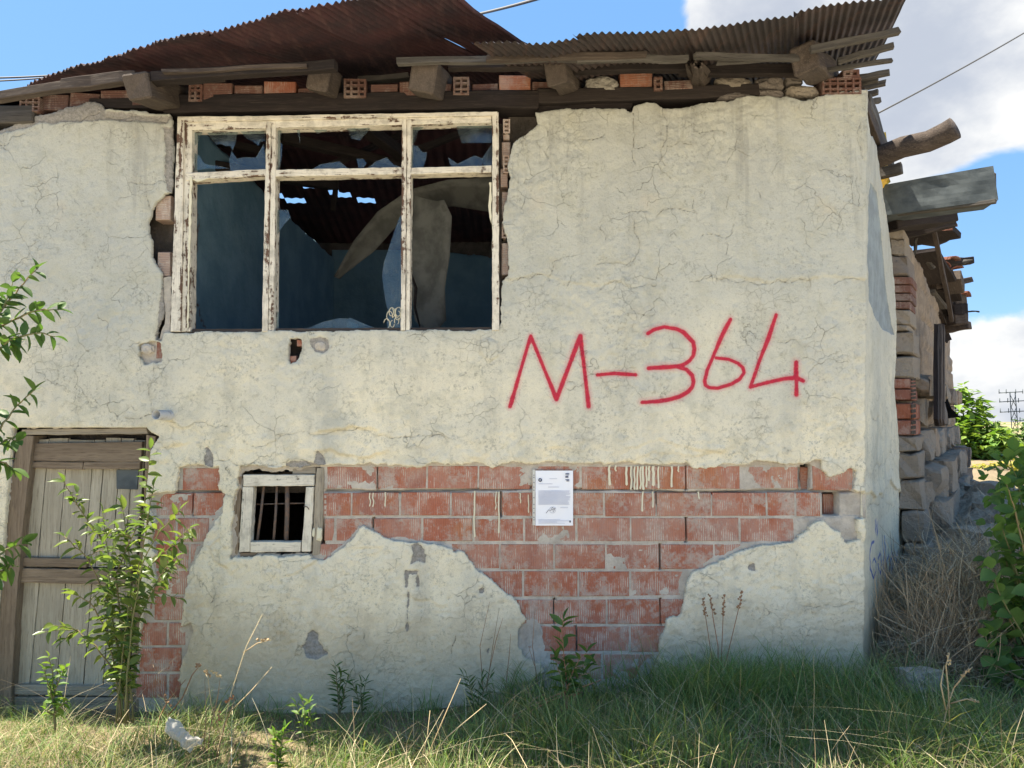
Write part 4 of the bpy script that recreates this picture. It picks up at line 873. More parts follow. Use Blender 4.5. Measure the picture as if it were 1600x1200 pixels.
def ev_interp(pts, x0, x1, n=6):
    xs_ = [p[0] for p in pts]; return [(x, np.interp(x, xs_, [p[1] for p in pts]), np.interp(x, xs_, [p[2] for p in pts])) for x in np.linspace(x0, x1, n)]
RE = [(740, 68, -.70), (800, 66, -.72), (828, 70, -.72), (850, 67, -.72), (900, 58, -.73), (960, 56, -.74), (1000, 56, -.74), (1050, 51, -.75), (1100, 46, -.75), (1150, 38, -.76), (1200, 28, -.77), (1250, 22, -.78), (1300, 12, -.78), (1350, 6, -.79), (1400, 0, -.80), (1420, -4, -.80)]
LE = [(-160, 190, .12), (-60, 165, .02), (40, 140, -.12), (100, 119, -.22), (150, 103, -.32), (200, 86, -.40), (250, 68, -.48), (300, 52, -.56), (318, 50, -.58), (335, 58, -.57), (400, 42, -.64), (450, 25, -.72), (500, 14, -.77), (560, 2, -.82), (620, -10, -.85), (700, -10, -.85)]
k = 0
for x0, x1 in ((735, 905), (895, 1080), (1070, 1250), (1240, 1420)):
    roof_sheet(eave(ev_interp(RE, x0, x1, 12)), 2.75 if x1 < 1400 else 1.3, M['rustgrey'], dz=.010*(k % 2), rag_end=x1 > 1400); k += 1
for x0, x1 in ((-160, 40), (30, 190), (180, 325), (315, 470), (460, 580), (570, 698)):
    roof_sheet(eave(ev_interp(LE, x0, x1, 12)), 2.75, M['rust'], dz=.006+.012*(k % 2), skew=.0, amp=.0085, jag=.03, buck=.045); k += 1
# back slope of the roof, with the slits of light seen through the window
bk = [Vector((-3.6, 1.75, 3.98)), Vector((3.5, 1.75, 3.98))]
roof_sheet([bk[0]+Vector((0, .0, .03)), bk[1]+Vector((-.9, 0, .03))], 2.6, M['rust'], period=.09, amp=.004, cdir=Vector((0, 1, -.26)), jag=0,
           m=70, slit=slits(((440, 283, 462, 288), (474, 291, 506, 298), (516, 303, 532, 306), (528, 306, 552, 311), (560, 314, 590, 321), (430, 306, 446, 309), (446, 312, 480, 320)), -3.6, 2.6, 70, 0, 2.6))
boxw('gable_fill', (-3.6, 1.0, 3.1), (-3.5, 3.6, 3.7), M['core'], roof)
# wall plate and lintel timbers
bar('wall_plate', pix(262, 170, .05), pix(840, 163, .05), .14, .105, M['wx_dark'], roof, j=.006, seg=8)
bar('wall_plate', pix(838, 158, .055), pix(1180, 148, .055), .14, .085, M['wx_dark'], roof, h1=.07, j=.006, seg=8)
bar('wall_plate', pix(150, 168, .06), pix(264, 169, .06), .13, .055, M['wx_dark'], roof, j=.004)
bar('plank', pix(-60, 186, .03), pix(62, 184, .03), .12, .10, M['wx_grey'], roof, j=.004)
prism('door_lintel', [(836, 166), (845, 162), (990, 158), (985, 172), (930, 171), (836, 177)], .03, .1, M['wx_dark'], roof).name = 'lintel_timber'
# rows of bricks and stones between the rafters
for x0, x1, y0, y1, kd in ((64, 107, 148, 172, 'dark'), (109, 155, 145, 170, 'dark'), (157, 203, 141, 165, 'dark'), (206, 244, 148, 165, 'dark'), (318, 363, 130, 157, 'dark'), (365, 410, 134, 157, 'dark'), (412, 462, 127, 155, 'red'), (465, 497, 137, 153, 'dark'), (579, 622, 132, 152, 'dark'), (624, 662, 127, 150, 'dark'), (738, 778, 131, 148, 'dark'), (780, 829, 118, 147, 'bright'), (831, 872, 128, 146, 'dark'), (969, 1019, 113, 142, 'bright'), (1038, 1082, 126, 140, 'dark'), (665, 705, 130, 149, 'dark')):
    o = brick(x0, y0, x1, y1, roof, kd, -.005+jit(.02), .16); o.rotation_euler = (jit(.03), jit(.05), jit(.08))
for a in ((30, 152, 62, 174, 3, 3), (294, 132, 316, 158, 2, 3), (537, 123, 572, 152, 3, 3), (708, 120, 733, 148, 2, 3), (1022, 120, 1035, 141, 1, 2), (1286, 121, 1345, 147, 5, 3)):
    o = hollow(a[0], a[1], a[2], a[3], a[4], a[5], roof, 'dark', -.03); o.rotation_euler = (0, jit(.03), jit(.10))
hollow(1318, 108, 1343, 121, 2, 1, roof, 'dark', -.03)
def stone_block(x0, y0, x1, y1, Y, depth, mat, parent, sd=0, name='stone'):
    a, b = pix(x0, y1, Y), pix(x1, y0, Y); c = (a+b)/2; c.y = Y+depth/2
    return lump(name, c, 1.0, mat, parent, sd, ((b.x-a.x)*.58, depth*.6, (b.z-a.z)*.58), 3, .12)
for i, (x0, x1, y0, y1, m) in enumerate(((914, 967, 118, 144, 'stone_pale'), (1120, 1177, 117, 140, 'stone'), (1180, 1228, 119, 138, 'stone_dark'), (1178, 1228, 139, 153, 'stone_dark'), (1230, 1283, 131, 149, 'stone'), (1230, 1258, 117, 130, 'stone_dark'), (1122, 1176, 141, 156, 'stone_dark'), (632, 660, 140, 153, 'stone_pale'))):
    stone_block(x0, y0, x1, y1, -.01, .14, M[m], roof, 20+i)
# rafter ends
for (xe, ye, xi, yi, wd, ht, Ye) in ((214, 134, 285, 158, .13, .13, -.40), (497, 122, 522, 140, .12, .13, -.28), (660, 118, 688, 138, .13, .16, -.36), (868, 112, 900, 132, .105, .13, -.34), (1256, 92, 1292, 118, .125, .14, -.42)):
    bar('rafter', pix(xe, ye, Ye), pix(xi, yi, .2), wd, ht, M['wx_old'], roof, j=.011, seg=4, up=(0, 0, 1), roll=R(random.choice([-9, 7, 11])))
# splintered rafter
V, F = [], []
for q in range(11):
    t0 = pix(1084+jit(14), 96+abs(jit(16)), -.40+jit(.05)); t1 = pix(1098+jit(12), 126+jit(8), .12)
    tube_geo([t0, t0.lerp(t1, .35), t1], [.006, random.uniform(.022, .034), .035], 5, V, F)
place('splintered_rafter', V, F, M['wx_old'], roof)
# battens and purlins below the sheets
for a, b, wd, ht, m in (((620, 97, -.42), (905, 91, -.40), .03, .035, 'wx_grey'), ((760, 92, -.47), (1010, 86, -.46), .03, .03, 'wx_old'), ((900, 94, -.44), (1075, 92, -.44), .03, .03, 'wx_grey'), ((1085, 88, -.48), (1248, 92, -.40), .025, .03, 'wx_grey'), ((1120, 98, -.40), (1245, 88, -.40), .02, .022, 'wx_grey'), ((1265, 78, -.50), (1405, 48, -.55), .03, .032, 'wx_grey'), ((1310, 96, -.30), (1395, 72, -.40), .03, .028, 'wx_grey'), ((1280, 112, -.2), (1394, 94, -.28), .025, .02, 'wx_grey'),
                        ((-80, 165, -.16), (105, 135, -.30), .05, .045, 'wx_old'), ((100, 134, -.30), (215, 122, -.36), .05, .06, 'wx_old'), ((215, 128, -.34), (350, 118, -.34), .05, .05, 'wx_dark'), ((240, 122, -.36), (525, 103, -.40), .05, .05, 'wx_dark'), ((255, 112, -.4), (480, 104, -.42), .03, .02, 'wx_old'), ((560, 126, .1), (640, 120, .1), .05, .03, 'wx_grey'), ((700, 104, -.28), (880, 102, -.28), .05, .04, 'wx_dark'), ((880, 108, -.15), (1090, 104, -.15), .05, .05, 'wx_dark'), ((1060, 110, -.1), (1290, 112, -.1), .05, .06, 'wx_dark')):
    bar('batten', pix(*a), pix(*b), wd, ht, M[m], roof, j=.004, seg=5)
for a, b in (((1340, 122, .10), (1390, 113, .02)), ((1345, 137, .25), (1384, 129, .2)), ((1348, 148, .40), (1373, 143, .35)), ((1350, 162, .5), (1375, 157, .5)), ((1345, 130, .15), (1372, 124, .1))):
    bar('batten_end', pix(*a), pix(*b), .03, .032, M['wx_grey'], roof, j=.003, seg=3)
bar('side_rafter', pix(1345, 150, .12), pix(1382, 246, .9), .05, .10, M['wx_old'], roof, j=.005)
bar('side_rafter', pix(1352, 158, .3), pix(1390, 262, 1.3), .06, .09, M['wx_grey'], roof, j=.005)

# ================================================================== things projecting from the side
lg = [pix(1340, 262, .75), pix(1372, 246, .65), pix(1410, 230, .55), pix(1450, 221, .48), pix(1478, 208, .42), pix(1492, 200, .38)]
log = tube('projecting_log', lg, [.07, .07, .068, .067, .070, .072], M['wx_old'], house, 14, True)
bar('board_end', pix(1372, 272, .9), pix(1410, 262, .8), .06, .07, M['wx_grey'], house)
cl = ribbon('yellow_cloth', [(1368, 200), (1366, 225), (1370, 252), (1369, 288), (1374, 300)], [(1384, 206), (1386, 226), (1385, 255), (1387, 276), (1392, 284)], [.9, .8, .9, .85, .9], [1.0, .95, 1.0, .9, 1.0], M['yellow'], None)
tag(cl, 'yellow cloth hanging at the side eaves above the projecting log', 'cloth')
mb = empty('metal_beam'); mb.parent = house
V = []
TL, TR, BR, BL = pix(1374, 290, 1.0), pix(1552, 259, .62), pix(1560, 312, .62), pix(1386, 336, 1.0)
back = Vector((.05, .22, 0)); q = [TL, TR, BR, BL]
# dented sheet face
def facegrid(A, B, C_, D_, n, m, amp, sd):
    V = []; F = []
    nrm = (B-A).cross(D_-A).normalized()
    for j in range(m+1):
        for i in range(n+1):
            u, v = i/n, j/m; p = A.lerp(B, u).lerp(D_.lerp(C_, u), v); k = float(fbm(np.array([u*3.+sd]), np.array([v*2.+sd]), 3, 3)[0])*math.sin(PI*min(max(u, .02), .98))**.4
            V.append(p + nrm*amp*k)
    for j in range(m):
        for i in range(n): a = j*(n+1)+i; F.append([a, a+1, a+n+2, a+n+1])
    return V, F
V, F = facegrid(TL, TR, BR, BL, 24, 8, .02, 1.3); n0 = len(V)
V2, F2 = facegrid(TL, TR, TR+back, TL+back, 24, 3, .01, 5.3); V += V2; F += [[x+n0 for x in f][::-1] for f in F2]; n0 = len(V)
V2, F2 = facegrid(BL, BR, BR+back, BL+back, 24, 3, .01, 2.3); V += V2; F += [[x+n0 for x in f] for f in F2]
place('sheet_cladding', V, F, M['sheet'], mb, False)
bar('timber_core', (TL+BL)/2+back*.5, (TR+BR)/2+back*.5+Vector((.045, -.01, 0)), .17, .165, M['wx_old'], mb, up=(0, 0, 1), j=.006)
bar('timber_core', (BL)+Vector((.05, .03, .01)), BR+Vector((-.0, .02, -.004)), .05, .022, M['wx_grey'], mb)

# ================================================================== stone building behind
stb = empty('stone_outbuilding', (0, 0, 0))
tag(stb, 'crumbling stone and brick rear wing with collapsing tiled roof right of the plastered house', 'building')
T0 = 1.60
def sp(px, py, off=0.0): return pixd(px, py, Vector((cb.x, 0, 0))+NS*off, NS)
# mud-mortared side face, running back
su = np.arange(1.55, 7.2, .03); sz_ = np.arange(.15, 3.4, .03); A, B = np.meshgrid(su, sz_)
topz = [side_sz(x, y) for x, y in ((1400, 350), (1418, 372), (1440, 430), (1455, 470), (1468, 500), (1480, 512))]
tz = np.interp(A, [t[0] for t in topz], [t[1] for t in topz])
Sx = np.minimum(tz-B, np.minimum(A-1.9, 7.1-A))+.06*fbm(A*5, B*5, 33, 4)*2
slabm = lambda s, z, hh: np.stack([cb.x+s*U.x+NS.x*(hh+.08), s*U.y+NS.y*(hh+.08), z], -1)
vor = np.minimum(np.abs(((A*1.9+np.floor(B/.26)*.5) % 1)-.5), .5); course = np.abs((B/.26) % 1-.5)
jn = np.minimum(sst(.5-vor, 0, .08), sst(.5-course, 0, .10)); stonep = sst(fbm(A*1.2, B*1.6, 44, 3), -.10, .05)
heightfield('mud_mortar_face', su, sz_, Sx, .05*fbm(A*2, B*2, 23, 4)+.03*fbm(A*9, B*9, 24, 4, .6)+.035*jn*stonep, slabm, M['mud'], stb, .15, {})
slab('rubble_core', 1.70, 7.0, -.1, 2.5, -.35, -.02, M['mud'], stb)
slab('rubble_core', 1.70, 3.6, 2.51, 3.0, -.35, -.04, M['mud'], stb)
def quoin(x0, y0, x1, y1, off, length, mat, kind='stone', sd=0):
    """block whose front faces the viewer, lying along the side wall"""
    Yq = 1.27
    a, b = pix(x0, y1, Yq), pix(x1, y0, Yq); wd = b.x-a.x; ht = b.z-a.z
    V = []; F = []; e = min(.022, ht*.15); nl = 3
    import bmesh
    bm = bmesh.new(); bmesh.ops.create_cube(bm, size=1.0); bmesh.ops.bevel(bm, geom=bm.edges[:]+bm.verts[:], offset=.07, segments=1, affect='EDGES')
    bmesh.ops.subdivide_edges(bm, edges=bm.edges[:], cuts=1, use_grid_fill=True)
    rr = random.Random(sd); o1 = rr.uniform(0, 50)
    for v in bm.verts:
        p = v.co; nz_ = Vector([float(fbm(np.array([p.y*2.3+o1+k*5]), np.array([p.z*2.3+p.x*2+o1]), k, 2)[0]) for k in range(3)])
        am = (.10 if kind == 'stone' else .015); v.co = Vector((p.x*wd, p.y*length, p.z*ht)) + Vector((nz_.x*wd, nz_.y*length, nz_.z*ht))*am*2
        v.co.x += v.co.y*(U.x/U.y)                 # sheared along the wall's run
    me = bpy.data.meshes.new(kind); bm.to_mesh(me); bm.free()
    o = link(kind, me, mat, stb); o.location = Vector(((a.x+b.x)/2, Yq+length/2, (a.z+b.z)/2)); o.location.x += (length/2)*(U.x/U.y)
    return o
for i, (x0, y0, x1, y1, kd) in enumerate(((1387, 356, 1412, 372, 's'), (1391, 373, 1414, 398, 's'), (1393, 400, 1420, 431, 'd'), (1394, 432, 1425, 444, 'b'), (1394, 445, 1424, 457, 'b'), (1395, 458, 1424, 470, 'b'), (1395, 471, 1422, 482, 'b'), (1396, 483, 1423, 507, 's'), (1396, 508, 1420, 516, 's'), (1395, 518, 1428, 553, 's'), (1394, 555, 1428, 589, 's'), (1395, 591, 1423, 607, 'r'), (1396, 608, 1425, 625, 'r'), (1398, 630, 1429, 655, 'r'), (1400, 656, 1430, 680, 'r'),
                                 (1402, 682, 1434, 706, 's'), (1403, 708, 1436, 749, 's'), (1403, 752, 1440, 799, 'D'), (1408, 801, 1446, 849, 'D'), (1410, 852, 1455, 892, 's'), (1400, 893, 1470, 950, 's'))):
    m = {'s': 'stone', 'd': 'stone_dark', 'D': 'stone', 'b': 'brick_dark', 'r': 'brick_red'}[kd]
    quoin(x0, y0, x1, y1, 0, .32 if kd != 'D' else .5, M[m], 'brick' if kd in 'br' else 'stone', i+3)
# dark plates standing for the shade in the red bricks' hollow ends
for y0, y1 in ((591, 607), (608, 625), (631, 655), (657, 680)):
    for k in range(3):
        z0 = y0+(y1-y0)*(k+.15)/3; z1 = y0+(y1-y0)*(k+.8)/3
        prism('brick_cell_shade', [(1424, z0), (1431, z0-1), (1431, z1-1), (1424, z1)], 1.262, 1.27, M['core'], stb, j=0)
# courses of stones along the flank
k = 50
rows = [(.55, .82), (.84, 1.10), (1.12, 1.36), (1.38, 1.60), (1.62, 1.80)]
for z0, z1 in rows:
    s = 1.98+random.uniform(0, .15)
    while s < 6.6:
        L = random.uniform(.28, .55); off = .12+jit(.03) + (.08 if z0 < .9 else 0)
        if random.random() < .85 or z0 < 1:
            c = Vector((cb.x, 0, (z0+z1)/2))+U*(s+L/2)+NS*(off-.035 if z0 > .9 else off)
            o = rock('stone', c, (L*.5, .11, (z1-z0)*.48), M[random.choice(['stone', 'stone', 'mud', 'stone_dark'])], stb, k, math.atan2(U.y, U.x)+jit(.06), .10, 4); o.rotation_euler.y = jit(.05)
        s += L+.02; k += 1
for i, (x, y, r, Y, m) in enumerate(((1420, 772, .13, 1.55, 'stone'), (1442, 775, .12, 1.9, 'stone'), (1432, 822, .12, 1.7, 'stone_pale'), (1460, 830, .15, 2.1, 'stone'), (1470, 800, .14, 2.6, 'stone'), (1495, 745, .14, 4.6, 'stone_dark'), (1505, 770, .22, 4.6, 'stone'), (1500, 790, .18, 4.4, 'stone_dark'), (1488, 735, .12, 4.6, 'stone'))):
    rock('stone', pix(x, y, Y), (r*1.15, r*1.0, r*.8), M[m], stb, 80+i, .5+jit(.3), .18, 4)
# weathered door boards leaning on the flank
for x0, x1, m in ((1463, 1468, 'wz_dark'), (1468, 1472, 'wz_old'), (1472, 1475, 'wz_grey')):
    p0 = sp(x0, 660, .26); p1 = sp((x0+1), 512, .26); bar('leaning_board', p0, p1, .12, .03, M['wx_old' if m != 'wz_dark' else 'wx_dark'], stb, up=tuple(NS))
# sagging roof: boards, tiles, sticks
def bt(a, b, wd, ht, m, nm='roof_board'): return bar(nm, pix(*a), pix(*b), wd, ht, M[m], stb, j=.006)
for a in (((1488, 430, 3.4), (1494, 452, 3.6), .16, .12, 'wx_old'), ((1486, 468, 4.1), (1505, 466, 4.1), .15, .14, 'wx_old'), ((1484, 485, 4.1), (1507, 484, 4.1), .15, .14, 'wx_dark'), ((1486, 500, 4.1), (1507, 499, 4.1), .15, .12, 'wx_old'), ((1384, 352, 1.2), (1478, 340, 1.4), .20, .10, 'wx_dark'), ((1400, 372, 1.6), (1493, 348, 1.5), .05, .06, 'wx_dark'), ((1398, 345, 1.5), (1425, 338, 1.6), .10, .09, 'wx_grey'), ((1456, 335, 1.7), (1464, 326, 1.7), .08, .08, 'wx_old'), ((1425, 345, 2.0), (1462, 375, 2.4), .4, .05, 'wx_dark'), ((1440, 380, 2.6), (1475, 362, 2.4), .35, .05, 'wx_dark'), ((1432, 372, 2.2), (1428, 398, 2.2), .02, .02, 'wx_grey'), ((1442, 392, 2.8), (1472, 440, 3.4), .25, .04, 'wx_dark'),
          ((1444, 402, 3.0), (1459, 420, 3.0), .05, .03, 'wx_grey'), ((1455, 410, 3.2), (1520, 407, 3.2), .08, .07, 'wx_dark'), ((1455, 420, 3.3), (1475, 470, 4.0), .35, .04, 'wx_dark'), ((1460, 448, 3.6), (1517, 437, 3.6), .07, .06, 'wx_old'), ((1462, 452, 3.7), (1490, 456, 3.7), .06, .05, 'wx_dark'), ((1480, 446, 3.6), (1502, 450, 3.6), .02, .015, 'wx_dark'), ((1462, 470, 4.0), (1478, 505, 4.6), .30, .05, 'wx_dark'), ((1455, 455, 3.6), (1474, 480, 4.0), .07, .05, 'wx_grey'),
          ((1462, 478, 4.0), (1475, 504, 4.4), .05, .04, 'wx_old'), ((1476, 515, 4.4), (1515, 508, 4.2), .10, .09, 'wx_old'), ((1507, 487, 4.2), (1530, 487, 4.2), .02, .015, 'wx_dark'), ((1472, 515, 4.6), (1480, 533, 4.6), .05, .10, 'wx_dark'), ((1474, 532, 4.7), (1480, 534, 4.7), .04, .04, 'wx_dark')): bt(*a)
bt((1458, 354, 2.0), (1487, 500, 3.0), .035, .05, 'wx_old', 'leaning_pole')
tube('pointed_stick', [pix(1484, 412, 3.2), pix(1500, 411, 3.2), pix(1520, 406, 3.1)], [.045, .035, .006], M['wx_grey'], stb, 5)
for x, y, Y in ((1464, 358, 1.9), (1462, 410, 3.2), (1474, 408, 3.2), (1480, 424, 3.3), (1488, 462, 4.1), (1494, 462, 4.1)):
    c = pix(x, y, Y); V = []; F = []
    for j in range(2):
        for i in range(7): t = PI*i/6; V.append((-.085*math.cos(t), (j-.5)*.26, .04*math.sin(t)))
    for j in range(2):
        for i in range(7): t = PI*i/6; V.append((-.07*math.cos(t), (j-.5)*.26, .03*math.sin(t)-.002))
    for i in range(6): F += [[i, i+1, 8+i, 7+i], [14+i, 21+i, 22+i, 15+i], [i, 14+i, 15+i, i+1], [7+i, 8+i, 22+i, 21+i]]
    o = link('roof_tile', mesh('roof_tile', V, F, True), M['tile'], stb); o.location = c; o.rotation_euler = (.3+jit(.3), jit(.4), .6+jit(.5))
clt = ribbon('black_cloth', [(1472, 612), (1473, 632), (1475, 655)], [(1478, 616), (1486, 638), (1499, 652)], [3.6, 3.6, 3.6], [3.6, 3.5, 3.5], M['black'], None)
tag(clt, 'black cloth scrap hanging off the boards of the stone wall', 'cloth')
stick = tube('plant_stick', [pix(1497, 790, 4.0), pix(1500, 750, 4.0), pix(1505, 712, 4.0)], [.012, .01, .005], M['straw'], None, 5)
tag(stick, 'thin dry stem standing before dark stones at the end of the stone wall', 'dry plant')

# ================================================================== notice on the wall
nt_ = empty('notice', pix(864, 778, -.012)); tag(nt_, 'white official paper notice in a punched plastic sleeve taped to the bricks', 'notice')
M['paper'] = material('paper', lambda g: dict(c=(.84, .85, .90)), .35, .4); M['ink'] = material('ink', lambda g: (.10, .11, .16), .6, .2); M['inkg'] = material('pale_ink', lambda g: (.60, .61, .69), .6, .2); M['sleeve'] = material('sleeve_strip', lambda g: (.62, .61, .56), .35, .4)
def wavy(x0, y0, x1, y1, Y, name, mat, sk=0):
    V = []; F = []; n, m = 10, 14
    for j in range(m+1):
        for i in range(n+1):
            p = pix(x0+(x1-x0)*i/n+sk*j/m, y0+(y1-y0)*j/m, 0); V.append(Vector((p.x, Y+.0018*math.sin(i*.9+j*.7), p.z)))
    k = len(V); V += [v+Vector((0, .0012, 0)) for v in V]
    for j in range(m):
        for i in range(n): a = j*(n+1)+i; F.append([a, a+n+1, a+n+2, a+1]); F.append([k+a, k+a+1, k+a+n+2, k+a+n+1])
    return place(name, V, F, mat, nt_, True)
wavy(836.5, 735, 895, 820.5, -.017, 'paper_sheet', M['paper'], 0)
wavy(832, 733.5, 836, 820, -.018, 'punched_strip', M['sleeve'], 0)
def ink(x0, y0, x1, y1, m='ink'): return [(x0, y0), (x1, y0), (x1, y1), (x0, y1)], m
IK = [ink(833.2, 733.5+t-.6, 834.8, 733.5+t+.6) for t in (8.5, 12, 20, 27, 32, 43.5, 54, 60, 67, 74, 78)]
IK += [ink(883, 739, 889, 740.2), ink(883, 741, 889, 742), ink(883, 743.3, 887.5, 746), ink(883, 748.5, 889, 749.6), ink(884.5, 750.2, 889, 751.6), ink(889, 812.5, 891.5, 815.5), ink(858, 747, 870, 748, 'inkg'), ink(841, 755, 863, 756, 'inkg'), ink(856, 760, 873, 761, 'inkg'), ink(875, 792, 887, 793, 'inkg')]
IK += [ink(841, 766+k*1.75, 889.5-(4 if k % 5 == 4 else 0)-jit(1.5), 766.9+k*1.75, 'inkg') for k in range(13)] + [ink(841, 811+k*1.8, (875, 889, 870, 882)[k], 811.7+k*1.8, 'inkg') for k in range(4)]
for m in ('ink', 'inkg'):
    V = []; F = []
    for pl, mm in IK:
        if mm == m:
            b = len(V); V += [Vector((pix(x, y, 0).x, -.0215, pix(x, y, 0).z)) for x, y in pl]; F.append([b+3, b+2, b+1, b])
    place('printed_lines', V, F, M[m], nt_)
def strk(pts, w_, m, nm): 
    V, F = tube_geo([Vector((pix(x, y, 0).x, -.021, pix(x, y, 0).z)) for x, y in pts], w_, 4); place(nm, V, F, M[m], nt_)
strk([(863+5*math.cos(t*.7), 796+5*math.sin(t*.7)) for t in range(10)], .0011, 'inkg', 'round_stamp')
strk([(853, 801), (857, 796), (860, 797), (863, 792), (866, 795), (864, 799), (862, 796), (868, 793)], .0013, 'ink', 'signature')
V, F = tube_geo([Vector((pix(843.8+2.2*math.cos(t*.785), 749.5+2.2*math.sin(t*.785), 0).x, -.021, pix(0, 749.5+2.2*math.sin(t*.785), 0).z)) for t in range(9)], .003, 5); place('crest', V, F, M['ink'], nt_)
for x, y in ((838, 737),): pass

# ================================================================== wires
def wire(name, pts, r, lab, cat='cable', grp=None):
    o = tube(name, pts, r, M['wire'], None, 5); tag(o, lab, cat, grp); return o
def catn(a, b, sag, n=14): a, b = Vector(a), Vector(b); return [a.lerp(b, i/n)-Vector((0, 0, sag*4*(i/n)*(1-i/n))) for i in range(n+1)]
wire('overhead_cable', catn(pix(690, 33, 1.5), pix(1020, -60, -1), .03), .009, 'thick twisted overhead cable crossing blue sky above the roof peak')
wire('overhead_cable', catn(pix(1366, 180, 2.5), pix(1760, -48, 5), .05), .008, 'thin single wire rising to the right across the clouds beside the eaves')
wire('overhead_cable', catn(pix(-160, 120, .8), pix(110, 116, 1.6), .02), .007, 'lower of two pale cables behind the roof at the left edge')
wire('overhead_cable', catn(pix(-160, 128, .8), pix(100, 119, 1.6), .02), .006, 'upper grey cable behind the roof at the left edge')

# ================================================================== vegetation
def leaf_mesh(name, L, W, fold=.25, curl=.15, n=4):
    V = []; F = []
    for i in range(n+1):
        t = i/n; w_ = W*math.sin(PI*min(1, t*.93+.05))**.8*(1-.25*t); z = -curl*L*t*t
        V += [(-w_/2, L*t, z+fold*w_), (0, L*t, z), (w_/2, L*t, z+fold*w_)]
    for i in range(n):
        a = i*3; F += [[a, a+1, a+4, a+3], [a+1, a+2, a+5, a+4]]
    return mesh(name, V, F, True)
def put_leaf(me, mat, p, d, roll, s, parent, name='leaf'):
    d = Vector(d).normalized(); o = link(name, me, mat, parent); z = Vector((0, 0, 1)); x = d.cross(z)
    if x.length < .05: x = Vector((1, 0, 0))
    x.normalize(); u = x.cross(d); Mx = Matrix((x, d, u)).transposed() @ Matrix.Rotation(roll, 3, 'Y')
    o.rotation_mode = 'QUATERNION'; o.rotation_quaternion = Mx.to_quaternion(); o.scale = (s, s, s); o.location = Vector(p)-wpos(parent); return o
LM = [leaf_mesh('leaf', .066, .032, .30, .25), leaf_mesh('leaf', .060, .034, .15, .1), leaf_mesh('leaf', .055, .024, .45, .4)]
for m_ in LM: m_.materials.append(M['leaf'])
def branchy(root, pts, r0, r1, leafmeshes, spacing, parent, mat, size=1.0, start=.2, droop=.3, stemname='stem', maxl=999, cnt=[0], flat=.5):
    """a stem through the points with alternate leaves along it"""
    pts = [Vector(p) for p in pts]; n = len(pts); fine = []
    for a, b in zip(pts[:-1], pts[1:]):
        for k in range(4): fine.append(a.lerp(b, k/4)+Vector((jit(.003), jit(.003), jit(.003))))
    fine.append(pts[-1]); rr = [r0+(r1-r0)*i/(len(fine)-1) for i in range(len(fine))]
    tube(stemname, fine, rr, mat, parent, 5)
    tot = 0; acc = 0; side_ = 1; Ls = sum((b-a).length for a, b in zip(fine[:-1], fine[1:])); nxt = Ls*start
    for a, b in zip(fine[:-1], fine[1:]):
        seg = (b-a).length
        while nxt < acc+seg:
            t = (nxt-acc)/seg; p = a.lerp(b, t); d = (b-a).normalized(); sd_ = d.cross(Vector((jit(.4), -1+jit(.4), jit(.4)))).normalized()*side_
            dd = sd_*(.9+jit(.3))+d*.6+Vector((jit(flat), jit(flat)-.12, -droop+jit(.35)))
            put_leaf(random.choice(leafmeshes), None, p, dd, jit(.9), size*random.uniform(.7, 1.12), parent); cnt[0] += 1
            side_ = -side_; nxt += spacing*random.uniform(.6, 1.4)
        acc += seg
    put_leaf(random.choice(leafmeshes), None, fine[-1], (fine[-1]-fine[-2]), jit(.5), size*.8, parent)
bush = empty('bush', pix(195, 1120, -.5)); tag(bush, 'young leafy bush growing against the door, its top leaves catching the sun', 'bush')
Yb = -.50
base = (195, 1130)
for tips in ([(200, 1000), (215, 900), (228, 830), (240, 760)], [(190, 1000), (182, 900), (150, 830), (120, 790), (100, 752)], [(205, 980), (222, 880), (250, 830), (282, 795)], [(185, 1010), (165, 930), (135, 870), (100, 838)], [(200, 960), (225, 890), (262, 860), (290, 842)], [(178, 1040), (165, 980), (140, 940), (112, 925)],
             [(198, 1000), (205, 920), (200, 850), (190, 790)], [(192, 1020), (200, 950), (235, 920), (278, 935)], [(186, 1030), (175, 960), (170, 880), (160, 800)], [(200, 1000), (230, 940), (250, 900), (275, 880)], [(180, 1050), (150, 1010), (120, 985), (100, 1000)], [(196, 1040), (190, 980), (180, 900), (205, 840), (225, 790), (235, 700)]):
    yy = Yb+jit(.10); k = len(tips); pts = [pix(base[0]+jit(14), base[1], yy)]+[pix(x, y, yy-.06*i/k+jit(.03)) for i, (x, y) in enumerate(tips)]
    branchy(None, pts, .0045, .0018, LM, .022, bush, M['stem'], 1.05, .16, .35)
    for q in range(2):
        i = random.randrange(1, len(pts)-1); a = pts[i]; b = a+Vector((jit(.14), jit(.08)-.03, random.uniform(.0, .12))); branchy(None, [a, a.lerp(b, .5)+Vector((0, 0, .01)), b], .003, .0012, LM, .024, bush, M['stem'], 1.05, .2, .25)
LSP = [leaf_mesh('leaf', .066, .034, .2, .2), leaf_mesh('leaf', .06, .03, .35, .3)]
for m_ in LSP: m_.materials.append(M['leafy'])
spr = empty('sapling', pix(85, 1130, -.62)); tag(spr, 'small bright yellow green sapling standing left of the door bush', 'sapling')
for tips in ([(84, 1090), (82, 1050), (76, 1026)], [(84, 1085), (95, 1055), (104, 1042)], [(84, 1100), (76, 1070), (68, 1045)], [(86, 1115), (98, 1100), (106, 1096)], [(84, 1120), (76, 1112), (70, 1108)]):
    pts = [pix(86, 1140, -.62)]+[pix(x, y, -.62-.02*i) for i, (x, y) in enumerate(tips)]; branchy(None, pts, .004, .0015, LSP, .015, spr, M['stem'], .72, .35, .1)
